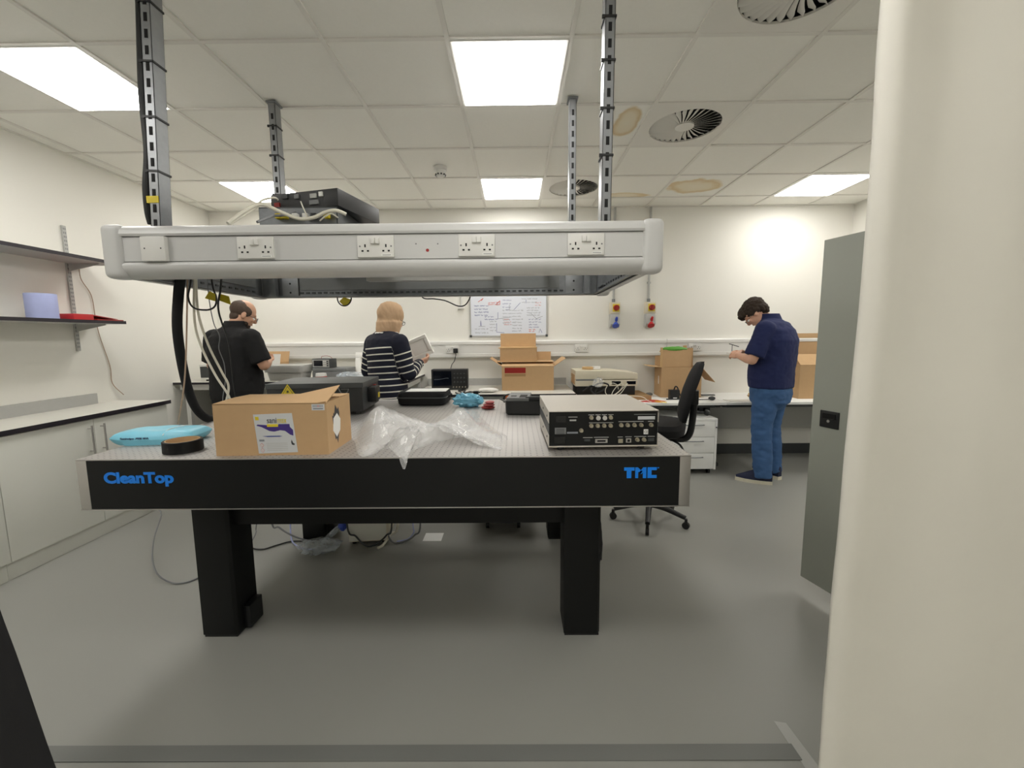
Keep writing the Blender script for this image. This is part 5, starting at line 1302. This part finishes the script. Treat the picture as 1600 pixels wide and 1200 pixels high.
cable('floor_cable', fl([(645, 815, 0.12), (647, 830, 0.05), (638, 842, 0.012), (620, 846, 0.01)]), 0.0045, 'pale_blue_paper', 'pale blue cable beside the looped grey cable')
fb = thing('floor_bag', 'clear bluish plastic bag on the floor behind the left leg', 'bag', tuple(at(500, 862, Z=0)))
crumple((0, 0, 0.0), (0.26, 0.16, 0.09), 71, amp=0.5).part('film', 'clear_film_blue', fb, local=True, angle=60)
crumple((0.12, 0.10, 0.10), (0.06, 0.06, 0.08), 75, n=16, m=10, amp=0.3).part('blue_cap', 'blue_plastic', fb, local=True)
MB().tube([(0.02, 0.02, 0.06), (0.09, 0.08, 0.12), (0.12, 0.10, 0.13)], 0.02, n=8).part('neck', 'clear_film_blue', fb, local=True)
lp = at(939, 832, Y=2.04)
cable('leg_loop_cable', [Vector((0.405+0.018*math.cos(t*2*math.pi)*0.8+0.006*math.sin(5*t), 2.0+0.05*math.sin(t*2*math.pi), 0.44+0.115*math.sin(t*2*math.pi)+0.01*math.sin(9*t))) for t in [k/14*3 for k in range(43)]], 0.004, 'black_plastic', 'black cable looped on the right table leg', sub=2)

# ------------------------------------------------------------------ tall grey cabinet with its door open, curtains
tc_ = thing('tall_cabinet', 'tall grey metal cabinet with its door open behind the curtain', 'cabinet', (2.15, 1.52, 0))
A = Vector((1.567, 2.20, 0)); B = Vector((1.677, 1.765, 0)); dd = (B-A).normalized(); nn = Vector((-dd.y, dd.x, 0))   # nn points to +x side
dr = MB()
th = 0.022
v0 = [A, B, B+nn*th, A+nn*th]
dr.add([Vector((p.x, p.y, 0.09)) for p in v0]+[Vector((p.x, p.y, 1.885)) for p in v0], [(0, 1, 2, 3), (7, 6, 5, 4), (0, 4, 5, 1), (1, 5, 6, 2), (2, 6, 7, 3), (3, 7, 4, 0)])
dr = dr.part('door', 'cabinet_grey', tc_, bevel=0.003)
ho_ = A+dd*0.098
h_ = MB()
M4 = Matrix(((dd.x, nn.x, 0, ho_.x), (dd.y, nn.y, 0, ho_.y), (0, 0, 1, 0.985), (0, 0, 0, 1)))
h_.box(-0.050, 0.050, -0.005, 0.003, -0.043, 0.043, M4)
h_ = h_.part('recessed_handle', 'black_plastic', dr, bevel=0.016, seg=4)
MB().box(-0.034, 0.034, -0.008, -0.0045, 0.004, 0.030, M4).part('grip', 'black_gloss', dr)
MB().cyl(M4 @ Vector((0.0, -0.0095, -0.008)), M4 @ Vector((0, -0.004, -0.008)), 0.008, n=12).part('key_lock', 'chrome', dr)
for q in ((1.70, 2.60, 1.30, 1.31, 0.08, 1.90), (1.70, 1.715, 1.31, 1.74, 0.08, 1.90), (2.585, 2.60, 1.31, 1.74, 0.08, 1.90), (1.715, 2.585, 1.31, 1.74, 1.885, 1.90), (1.715, 2.585, 1.31, 1.74, 0.08, 0.10), (1.715, 2.585, 1.31, 1.72, 0.70, 0.715), (1.715, 2.585, 1.31, 1.72, 1.30, 1.315)):
    MB().box(*q).part('panel', 'cabinet_grey', tc_)
MB().box(1.72, 2.58, 1.33, 1.72, 0.0, 0.08).part('plinth', 'dark_grey', tc_)
MB().box(2.15, 2.58, 1.742, 1.764, 0.09, 1.885).part('door', 'cabinet_grey', tc_, bevel=0.003)

cpath = smooth([Vector(p) for p in ((0.875, 1.075, 0), (0.838, 1.05, 0), (0.814, 1.012, 0), (0.822, 0.990, 0), (0.850, 0.978, 0), (0.90, 0.998, 0), (0.96, 1.010, 0), (1.03, 0.992, 0), (1.11, 0.968, 0), (1.19, 0.972, 0), (1.27, 0.986, 0), (1.35, 0.978, 0), (1.42, 0.945, 0), (1.54, 0.95, 0), (1.64, 0.99, 0), (1.76, 0.97, 0), (1.9, 0.93, 0), (2.05, 0.97, 0), (2.3, 0.96, 0))], 8)


def curtain(u, v):
    i = min(int(u*(len(cpath)-1)), len(cpath)-2); k = u*(len(cpath)-1)-i
    p = cpath[i].lerp(cpath[i+1], k); z = 0.03+v*(CH-0.06)
    amp = 0.55+0.45*v
    mean = 0.985
    y = mean+(p.y-mean)*amp+0.010*nz((p.x, z, 0), 1.6, 3)+0.005*nz((p.x, z, 0), 5.0, 8)*(1-v)
    x = p.x-0.016*(1-v)*math.exp(-(p.x-0.82)**2/0.02)+0.010*nz((p.x*2, z, 1), 3.0, 5)*math.exp(-(p.x-0.82)**2/0.01)*(1.2-v)
    return x, y, z


cu = thing('white_curtain', 'tall white curtain hanging in the right foreground', 'curtain', (1.5, 0.985, 0.03))
o = MB().grid(curtain, 150, 60).part('cloth', 'curtain_white', cu, angle=180)
sm = o.modifiers.new('thickness', 'SOLIDIFY'); sm.thickness = 0.0025
MB().box(0.78, 2.32, 0.97, 1.0, CH-0.029, CH-0.004).part('track', 'light_grey', cu)


def drape(u, v):
    z = 0.0+v*(CH-0.03); x1 = -0.905-0.165*min(1.0, z/0.95)**0.95 if z < 0.95 else -1.07
    x = -1.75+(x1+1.75)*u
    y = 0.80+0.045*math.sin(u*19)*(0.6+0.4*v)+0.01*nz((x, z, 0), 3, 2)
    return x, y, z+0.003


bd = thing('black_drape', 'black fabric drape at the left foreground edge', 'curtain', (-1.35, 0.8, 0.0))
o = MB().grid(drape, 60, 40).part('cloth', 'black_cloth', bd, angle=180)
sm = o.modifiers.new('thickness', 'SOLIDIFY'); sm.thickness = 0.003
MB().box(-1.78, -1.05, 0.785, 0.815, CH-0.027, CH-0.004).part('track', 'dark_grey', bd)
q = [at(x, y, Z=0.0) for x, y in ((1209, 1127), (1228, 1130), (1292, 1215), (1268, 1215))]
MB().prism([(v.x, v.y) for v in q], 'z', 0.0003, 0.0012).thing('floor_tape', 'light_grey', 'pale strip of tape on the floor beside the curtain', 'tape')

# ------------------------------------------------------------------ people
def voxel_mesh(name, mb, size, smooth_it, mats, factor=0.5):
    me = bpy.data.meshes.new(name); me.from_pydata([tuple(v) for v in mb.v], [], mb.f)
    bm = bmesh.new(); bm.from_mesh(me); bmesh.ops.recalc_face_normals(bm, faces=bm.faces); bm.to_mesh(me); bm.free()
    o = bpy.data.objects.new('build', me); C.objects.link(o)
    r = o.modifiers.new('r', 'REMESH'); r.mode = 'VOXEL'; r.voxel_size = size
    if smooth_it:
        s = o.modifiers.new('s', 'SMOOTH'); s.factor = factor; s.iterations = smooth_it
    dg = bpy.context.evaluated_depsgraph_get()
    res = bpy.data.meshes.new_from_object(o.evaluated_get(dg))
    bpy.data.objects.remove(o); bpy.data.meshes.remove(me)
    res.name = name; res.materials.clear()
    for m in mats: res.materials.append(MATS[m])
    res.shade_smooth()
    return res


def wrinkle(me, amp, freq, seed, stretch=(1, 1, 1), rot=None):
    for v, n in zip(me.vertices, [v.normal.copy() for v in me.vertices]):
        c = rot @ v.co if rot else v.co
        p = Vector((c.x*stretch[0], c.y*stretch[1], c.z*stretch[2]))
        v.co += n*(amp*(mnoise.noise(p*freq+Vector((seed, 0, 0)))+0.5*mnoise.noise(p*freq*2.1+Vector((0, seed, 0)))))


def limb(mb, pts, rads, n=18):
    """tapered limb through joints"""
    for (a, b), (ra, rb) in zip(zip(pts, pts[1:]), zip(rads, rads[1:])):
        mb.cyl(a, b, ra, rb, n=n)
    for p, r in zip(pts, rads): mb.sphere(p, r, n=n, m=10)


def hand(mb, wrist, d, nrm, side, curl, s=1.0):
    """palm with five fingers; d along the fingers, nrm towards what is held, side +1/-1 for the thumb side"""
    d = Vector(d).normalized(); nrm = Vector(nrm); nrm = (nrm-d*nrm.dot(d)).normalized(); sd = d.cross(nrm)*side
    w = Vector(wrist)
    M = Matrix((sd, nrm, d)).transposed()
    mb.sphere(w+d*0.05*s, (0.041*s, 0.017*s, 0.052*s), n=16, m=10, M=M)
    limb(mb, [w, w+d*0.03*s], [0.026*s, 0.024*s], n=12)
    L = (0.070, 0.080, 0.075, 0.058); B = (0.030, 0.010, -0.011, -0.030)
    for l, b in zip(L, B):
        p = w+(d*0.088+sd*b)*s; ang = 0.0; pts = [w+(d*0.055+sd*b*0.9)*s, p]
        for k, fr in enumerate((0.45, 0.30, 0.25)):
            ang += curl*(0.8 if k == 0 else 1.0)
            dirv = d*math.cos(ang)+nrm*math.sin(ang)
            p = p+dirv*l*fr*s; pts.append(p)
        limb(mb, pts, [0.0105*s, 0.0100*s, 0.0092*s, 0.0086*s, 0.0078*s], n=10)
    p0 = w+(d*0.022+sd*0.026)*s
    t1 = p0+(d*0.55+sd*0.65+nrm*0.35).normalized()*0.042*s
    t2 = t1+(d*0.8+sd*0.05+nrm*0.6).normalized()*0.034*s
    t3 = t2+(d*0.75-sd*0.15+nrm*0.6).normalized()*0.026*s
    limb(mb, [p0, t1, t2, t3], [0.014*s, 0.0118*s, 0.0105*s, 0.009*s], n=10)


def head_frame(center, yaw, pitch, s):
    return Matrix.Translation(center) @ Matrix.Rotation(yaw, 4, 'Z') @ Matrix.Rotation(-pitch, 4, 'X') @ Matrix.Scale(s, 4)


def head(mb, H):
    R3 = H.to_3x3()
    E_ = lambda c, r: mb.sphere(H @ Vector(c), r, n=22, m=14, M=R3)
    E_((0, -0.012, 0.025), (0.076, 0.097, 0.092))      # skull
    E_((0, 0.022, -0.045), (0.058, 0.066, 0.068))      # face
    E_((0, 0.042, -0.088), (0.036, 0.038, 0.030))      # chin
    E_((0, 0.100, -0.030), (0.012, 0.018, 0.018)); E_((0, 0.092, -0.010), (0.009, 0.014, 0.024))   # nose
    E_((0, 0.082, -0.066), (0.022, 0.012, 0.008))      # lips
    E_((0, 0.074, 0.020), (0.052, 0.018, 0.012))       # brow
    for s in (-1, 1):
        E_((s*0.079, -0.006, -0.018), (0.010, 0.020, 0.032)); E_((s*0.036, 0.068, -0.030), (0.020, 0.016, 0.018))


def person(label, base, rz, S, arms, head_c, head_yaw, head_pitch, torso, top_mat, legs_mat, skin, sleeve, feet, stripes=False, shoes='shoe_navy', chest=0.0):
    """arms: per side (shoulder, elbow, wrist, hand dir, hand normal, thumb side, curl); torso: (z, y, rx, ry) rings"""
    t = thing('person', label, 'person', base, rz)
    V = Vector
    # body: one continuous surface from feet to head
    mb = MB()
    mb.loft([((0, y, z), rx*0.92, ry*0.90) for z, y, rx, ry in torso], n=32, pw=2.4)
    ztop, ytop = torso[-1][0], torso[-1][1]
    hc = V(head_c)
    limb(mb, [V((0, ytop-0.005, ztop-0.06)), V((0, (ytop+hc.y)/2-0.012, (ztop+hc.z)/2-0.03)), hc+V((0, -0.02, -0.03))], [0.062*S, 0.056*S, 0.056*S])
    H = head_frame(hc, head_yaw, head_pitch, S)
    head(mb, H)
    for (sh, el, wr, hd, hn, ts, cu_) in arms:
        limb(mb, [V(sh), V(sh).lerp(V(el), 0.5), V(el), V(el).lerp(V(wr), 0.35), V(wr)], [0.056*S, 0.050*S, 0.041*S, 0.043*S, 0.028*S])
        hand(mb, wr, hd, hn, ts, cu_, S)
    for (hip, kn, an, toe) in feet:
        limb(mb, [V(hip), V(kn), V(an)], [0.080*S, 0.053*S, 0.038*S]); limb(mb, [V(an), V(toe)], [0.036*S, 0.026*S])
    me = voxel_mesh('body', mb, 0.0062, 4, [skin])
    put('body', me, t)
    for s in (-1, 1):
        e = MB().sphere(H @ V((s*0.034, 0.078, -0.012)), 0.0115*S, n=12, m=8); put('eye', e.mesh('eye', 'paper_white'), t)
        e = MB().sphere(H @ V((s*0.034, 0.0862, -0.012)), 0.0055*S, n=10, m=6); put('iris', e.mesh('iris', 'hair_dark'), t)
    # top garment
    mb = MB(); mb.loft([((0, y, z), rx, ry) for z, y, rx, ry in torso], n=36, pw=2.4)
    segs = []
    for (sh, el, wr, *_r) in arms:
        sh, el, wr = V(sh), V(el), V(wr)
        if sleeve == 'long':
            end = el.lerp(wr, 0.93); limb(mb, [sh, sh.lerp(el, 0.5), el, el.lerp(end, 0.5), end], [0.076*S, 0.070*S, 0.058*S, 0.054*S, 0.044*S])
            segs.append((sh, el, end))
        else:
            end = sh.lerp(el, 0.86); limb(mb, [sh, sh.lerp(end, 0.5)], [0.082*S, 0.080*S]); mb.cyl(sh.lerp(end, 0.4), end, 0.080*S, 0.079*S, n=24)
            segs.append((sh, el, end))
    me = voxel_mesh('top', mb, 0.009, 5, [top_mat])
    wrinkle(me, 0.006, 9, 3.0+S, (1, 1, 0.8))
    wrinkle(me, 0.0022, 26, 5.0+S, (1, 1, 1.4))
    if stripes:
        at_ = me.attributes.new('stripe_v', 'FLOAT', 'POINT'); vals = []
        for v in me.vertices:
            p = v.co; tv = 1.335-p.z+0.012*math.sin(p.x*6)
            best = None
            for sh, el, wr in segs:
                for a, b, off in ((sh, el, 0.0), (el, wr, (el-sh).length)):
                    ab = b-a; k = max(0, min(1, (p-a).dot(ab)/ab.length_squared)); dist = (p-(a+ab*k)).length
                    if dist < 0.082*S and abs(p.x) > 0.145 and (best is None or dist < best[0]): best = (dist, off+ab.length*k-0.085)
            inside = abs(p.x) < 0.165 and p.z > torso[0][0]
            vals.append(best[1] if (best and not inside) else tv)
        at_.data.foreach_set('value', vals)
    put('sweater' if stripes else 'shirt', me, t)
    # trousers
    mb = MB()
    pz, py, prx, pry = torso[0]
    mb.loft([((0, py, pz-0.20*S), prx*0.50, pry*0.55), ((0, py, pz-0.13*S), prx*0.84, pry*0.90), ((0, py, pz-0.05*S), prx*0.95, pry*0.97), ((0, py, pz+0.07*S), prx*0.94, pry*0.93)], n=32, pw=2.4)
    for (hip, kn, an, toe) in feet:
        hip, kn, an = V(hip), V(kn), V(an)
        limb(mb, [hip+V((0, 0, -0.02)), hip.lerp(kn, 0.5), kn, kn.lerp(an, 0.4)], [0.110*S, 0.101*S, 0.084*S, 0.082*S]); mb.cyl(kn.lerp(an, 0.4), an+V((0, 0, -0.03)), 0.082*S, 0.076*S, n=24)
    me = voxel_mesh('trousers', mb, 0.010, 4, [legs_mat])
    wrinkle(me, 0.006, 10, 9.0, (1, 1, 1.8)); wrinkle(me, 0.003, 24, 2.0, (1, 1, 1.6))
    put('trousers', me, t)
    for (hip, kn, an, toe) in feet:
        an, toe = V(an), V(toe); dv = (toe-an); dv.z = 0; dv.normalize(); L_ = 0.29*S
        R = Matrix(((dv.y, dv.x, 0, an.x), (-dv.x, dv.y, 0, an.y), (0, 0, 1, 0), (0, 0, 0, 1)))   # local y = toe direction
        prof = []
        for k in range(13):
            q = k/12; y = -0.075*S+L_*q; wv = 0.046*S*(math.sin(math.pi*min(1, 0.10+q*0.92))**0.45)*(0.82+0.22*q if q < 0.8 else 0.996-1.0*(q-0.8)); prof.append((y, max(wv, 0.012), (0.105 if q < 0.45 else 0.105-0.075*((q-0.45)/0.55))*S))
        up = MB(); vs = []; fs = []; n = 14
        for y, wv, hh in prof:
            for i in range(n):
                a = math.pi*i/(n-1); vs.append(R @ V((wv*math.cos(a), y, 0.022+hh*abs(math.sin(a))**0.7)))
        for j in range(12):
            for i in range(n-1): fs.append((j*n+i, j*n+i+1, (j+1)*n+i+1, (j+1)*n+i))
            fs.append((j*n+n-1, j*n, (j+1)*n, (j+1)*n+n-1))
        fs += [tuple(range(n)), tuple(range(12*n, 13*n))[::-1]]
        up.add(vs, fs); sh_ = put('shoe', up.mesh('shoe', shoes), t)
        so_ = MB(); vs = []; 
        for z_, g in ((0.0, 1.05), (0.034, 1.10)):
            for y, wv, hh in prof: vs.append(R @ V((wv*g, y*1.03, z_)))
            for y, wv, hh in prof[::-1]: vs.append(R @ V((-wv*g, y*1.03, z_)))
        m_ = 26; so_.add(vs, [tuple(range(m_))[::-1], tuple(range(m_, 2*m_))]+[(i, (i+1) % m_, m_+(i+1) % m_, m_+i) for i in range(m_)])
        put('sole', so_.mesh('sole', 'sole_white'), sh_)
    return t, H


def hair_cap(t, H, matn, thick, blobs, amp, seed, vox=0.006):
    mb = MB(); R3 = H.to_3x3()
    for c, r in blobs: mb.sphere(H @ Vector(c), r, n=22, m=14, M=R3)
    me = voxel_mesh('hair', mb, vox, 2, [matn]); wrinkle(me, amp, 42, seed); put('hair', me, t)


def glasses(t, H, s=1.0):
    m = MB()
    for a in (-1, 1):
        c = Vector((a*0.034, 0.105, -0.012))
        m.tube([H @ (c+Vector((0.022*math.cos(k), 0, 0.017*math.sin(k)))) for k in [2*math.pi*i/16 for i in range(16)]], 0.0018, n=5, sub=1, closed=True)
        m.tube([H @ Vector((a*0.056, 0.104, -0.008)), H @ Vector((a*0.082, 0.06, -0.006)), H @ Vector((a*0.085, -0.01, -0.006))], 0.0018, n=5, sub=2)
    m.tube([H @ Vector((-0.012, 0.106, -0.010)), H @ Vector((0.012, 0.106, -0.010))], 0.0016, n=5, sub=1)
    put('glasses', m.mesh('glasses', 'dark_grey'), t)


stripes_mat('striped_knit', srgb(22, 25, 42), srgb(226, 224, 212), 'stripe_v')


def legs(S, spread, lean=0.0, toe_out=0.06):
    out = []
    for s in (-1, 1): out.append(((s*0.098*S, lean, 0.88*S), (s*(0.5*0.098*S+0.5*spread), 0.02+lean*0.5, 0.50*S), (s*spread, -0.02, 0.085*S), (s*(spread+toe_out), 0.13*S, 0.03)))
    return out


# man in the navy polo, right
S = 1.05
torso = [(0.915, 0.0, 0.220, 0.175), (1.00, 0.005, 0.224, 0.182), (1.12, 0.0, 0.222, 0.182), (1.24, -0.016, 0.228, 0.172), (1.36, -0.028, 0.236, 0.160), (1.45, -0.018, 0.224, 0.138), (1.515, 0.006, 0.170, 0.110), (1.555, 0.03, 0.102, 0.082), (1.58, 0.04, 0.075, 0.070)]
arms = [((-0.212, 0.0, 1.455), (-0.285, 0.070, 1.180), (-0.080, 0.265, 1.205), (0.45, 0.85, 0.12), (0.5, 0.1, -0.3), -1, 0.5),
        ((0.212, 0.0, 1.455), (0.285, 0.070, 1.180), (0.080, 0.265, 1.215), (-0.45, 0.85, 0.12), (-0.5, 0.1, -0.3), 1, 0.5)]
man_r, H = person('man in a navy polo shirt and jeans looking down at his hands', (2.44, 4.00, 0), math.radians(40), S, arms, (-0.045, 0.160, 1.615), math.radians(14), math.radians(50), torso, 'polo_navy', 'denim', 'skin_light', 'short', legs(S, 0.125, 0.0))
hair_cap(man_r, H, 'hair_dark', 0.02, [((0, -0.025, 0.045), (0.092, 0.108, 0.092)), ((0, 0.055, 0.075), (0.074, 0.052, 0.045)), ((0.03, 0.095, 0.055), (0.045, 0.026, 0.030)), ((-0.03, 0.092, 0.058), (0.045, 0.026, 0.030)), ((0, -0.075, -0.015), (0.074, 0.045, 0.062)), ((0.07, -0.015, 0.02), (0.022, 0.05, 0.045)), ((-0.07, -0.015, 0.02), (0.022, 0.05, 0.045))], 0.008, 4.0)
glasses(man_r, H)
mb = MB(); mb.loft([((0, 0.030, 1.535), 0.110, 0.094), ((0, 0.038, 1.575), 0.090, 0.086), ((0, 0.046, 1.605), 0.082, 0.080), ((0, 0.046, 1.605), 0.074, 0.072), ((0, 0.036, 1.56), 0.078, 0.072)], n=32)
put('collar', mb.mesh('collar', 'polo_navy'), man_r)
A = WM[man_r]
hp = A @ Vector((0.0, 0.375, 1.222))
pc = thing('small_part', 'small white piece held in the hands of the man in navy', 'piece', tuple(hp))
MB().box(-0.035, 0.035, -0.03, 0.03, 0.0, 0.008).part('card', 'paper_white', pc, local=True)
MB().cyl((-0.03, 0.0, 0.10), (0.06, -0.02, 0.07), 0.004, n=8).cyl((0.0, -0.006, 0.006), (0.0, -0.006, 0.09), 0.003, n=8).part('stick', 'dark_grey', pc, local=True)

# man in the black polo, left
S = 1.02
torso = [(0.90, 0.0, 0.195, 0.170), (0.99, 0.012, 0.202, 0.188), (1.10, 0.015, 0.200, 0.186), (1.22, 0.0, 0.196, 0.166), (1.34, -0.012, 0.202, 0.150), (1.43, -0.010, 0.192, 0.125), (1.485, 0.005, 0.155, 0.100), (1.52, 0.022, 0.095, 0.078), (1.545, 0.03, 0.073, 0.068)]
arms = [((-0.190, 0.0, 1.420), (-0.272, 0.030, 1.185), (-0.115, 0.265, 1.215), (0.6, 0.75, 0.05), (0.3, 0.1, 1), 1, 0.55),
        ((0.190, 0.0, 1.420), (0.272, 0.030, 1.185), (0.115, 0.265, 1.215), (-0.6, 0.75, 0.05), (-0.3, 0.1, 1), -1, 0.55)]
man_l, H = person('balding man in a black polo shirt standing at the left bench', (-2.445, 3.66, 0), math.radians(-12), S, arms, (0.035, 0.105, 1.635), math.radians(-38), math.radians(24), torso, 'shirt_black', 'trouser_black', 'skin_mid', 'short', legs(S, 0.11), shoes='black_plastic')
hair_cap(man_l, H, 'hair_short', 0.01, [((0, -0.034, 0.028), (0.083, 0.084, 0.078)), ((0.060, -0.012, 0.020), (0.021, 0.06, 0.048)), ((-0.060, -0.012, 0.020), (0.021, 0.06, 0.048)), ((0, -0.05, -0.045), (0.062, 0.045, 0.045))], 0.002, 2.0, vox=0.005)
glasses(man_l, H)
mb = MB(); R3 = H.to_3x3()
for c, r in (((0, 0.048, -0.090), (0.041, 0.037, 0.032)), ((0.046, 0.030, -0.075), (0.014, 0.026, 0.024)), ((-0.046, 0.030, -0.075), (0.014, 0.026, 0.024))): mb.sphere(H @ Vector(c), r, n=18, m=12, M=R3)
put('beard', voxel_mesh('beard', mb, 0.006, 3, ['hair_dark']), man_l)
mb = MB(); mb.loft([((0, 0.022, 1.505), 0.102, 0.088), ((0, 0.030, 1.545), 0.086, 0.080), ((0, 0.040, 1.572), 0.080, 0.075), ((0, 0.040, 1.572), 0.073, 0.068), ((0, 0.03, 1.53), 0.075, 0.07)], n=32)
put('collar', mb.mesh('collar', 'shirt_black'), man_l)

# woman with the hijab, middle
S = 0.97
torso = [(0.90, 0.0, 0.180, 0.135), (0.99, 0.0, 0.188, 0.140), (1.10, 0.0, 0.166, 0.135), (1.20, 0.0, 0.168, 0.135), (1.31, -0.005, 0.185, 0.135), (1.40, -0.005, 0.185, 0.115), (1.445, 0.005, 0.135, 0.090), (1.475, 0.015, 0.085, 0.070), (1.495, 0.02, 0.066, 0.062)]
arms = [((-0.175, 0.0, 1.375), (-0.262, -0.005, 1.120), (-0.100, 0.225, 1.150), (0.5, 0.85, 0.1), (0.2, 0.1, 1), 1, 0.4),
        ((0.175, 0.0, 1.375), (0.215, 0.060, 1.115), (0.110, 0.270, 1.195), (0.0, 1.0, 0.25), (-0.75, 0.1, 0.6), -1, 0.55)]
wom, H = person('woman in a navy striped sweater and beige headscarf holding foam', (-1.085, 3.56, 0), math.radians(-36), S, arms, (0, 0.075, 1.580), math.radians(-8), math.radians(20), torso, 'striped_knit', 'denim', 'skin_light', 'long', legs(S, 0.09), stripes=True, shoes='sole_white')
glasses(wom, H)
mb = MB(); R3 = H.to_3x3()
mb.sphere(H @ Vector((0, -0.026, 0.028)), (0.108, 0.120, 0.112), n=26, m=16, M=R3)
mb.sphere(H @ Vector((0, -0.020, -0.040)), (0.100, 0.098, 0.098), n=26, m=16, M=R3)
mb.loft([((0, 0.022, 1.415), 0.082, 0.080), ((0, 0.024, 1.450), 0.092, 0.092), ((0, 0.032, 1.49), 0.098, 0.102), ((0, 0.048, 1.55), 0.104, 0.108)], n=30)
mb.sphere(H @ Vector((0, 0.050, -0.115)), (0.056, 0.046, 0.034), n=20, m=12, M=R3)
me = voxel_mesh('headscarf', mb, 0.007, 6, ['hijab']); RT = Matrix.Rotation(math.radians(38), 3, 'Y') @ Matrix.Rotation(math.radians(20), 3, 'X'); wrinkle(me, 0.006, 9, 6.0, (1.8, 1.8, 0.5), RT); wrinkle(me, 0.0025, 26, 1.0, (1.8, 1.8, 0.4), RT)
put('headscarf', me, wom)
mb = MB().loft([((0, 0.012, 1.436), 0.118, 0.098), ((0, 0.014, 1.452), 0.108, 0.094), ((0, 0.016, 1.462), 0.098, 0.090), ((0, 0.016, 1.462), 0.090, 0.082), ((0, 0.012, 1.436), 0.10, 0.085)], n=36)
put('collar', mb.mesh('collar', 'foam_white'), wom)
# white hem band
mb = MB().loft([((0, 0, 0.885), 0.186, 0.141), ((0, 0, 0.90), 0.190, 0.145), ((0, 0, 0.912), 0.189, 0.144), ((0, 0, 0.912), 0.170, 0.125), ((0, 0, 0.885), 0.170, 0.125)], n=40, pw=2.4)
put('hem_band', mb.mesh('hem_band', 'foam_white'), wom)
# foam tray in her hands
fc = at(655, 543, Y=3.90)
ft = thing('foam_insert', 'white moulded foam insert held by the woman', 'foam', tuple(fc))
fr_ = at(690, 528, Y=3.90)-at(655, 543, Y=3.90)
ux = fr_.normalized(); uy = Vector((0.25, 0.85, 0.30)); uy = (uy-ux*uy.dot(ux)).normalized(); uz = ux.cross(uy)
M4 = Matrix(((ux.x, uy.x, uz.x, 0), (ux.y, uy.y, uz.y, 0), (ux.z, uy.z, uz.z, 0), (0, 0, 0, 1)))
for q_ in ((-0.105, 0.105, -0.02, 0.025, -0.095, -0.06), (-0.105, 0.105, -0.02, 0.025, 0.065, 0.095), (-0.105, -0.072, -0.02, 0.025, -0.06, 0.065), (0.072, 0.105, -0.02, 0.025, -0.06, 0.065), (-0.072, 0.072, -0.010, 0.025, -0.06, 0.065)):
    MB().box(*q_, M=M4).part('foam_block', 'foam_white', ft, local=True, bevel=0.006)
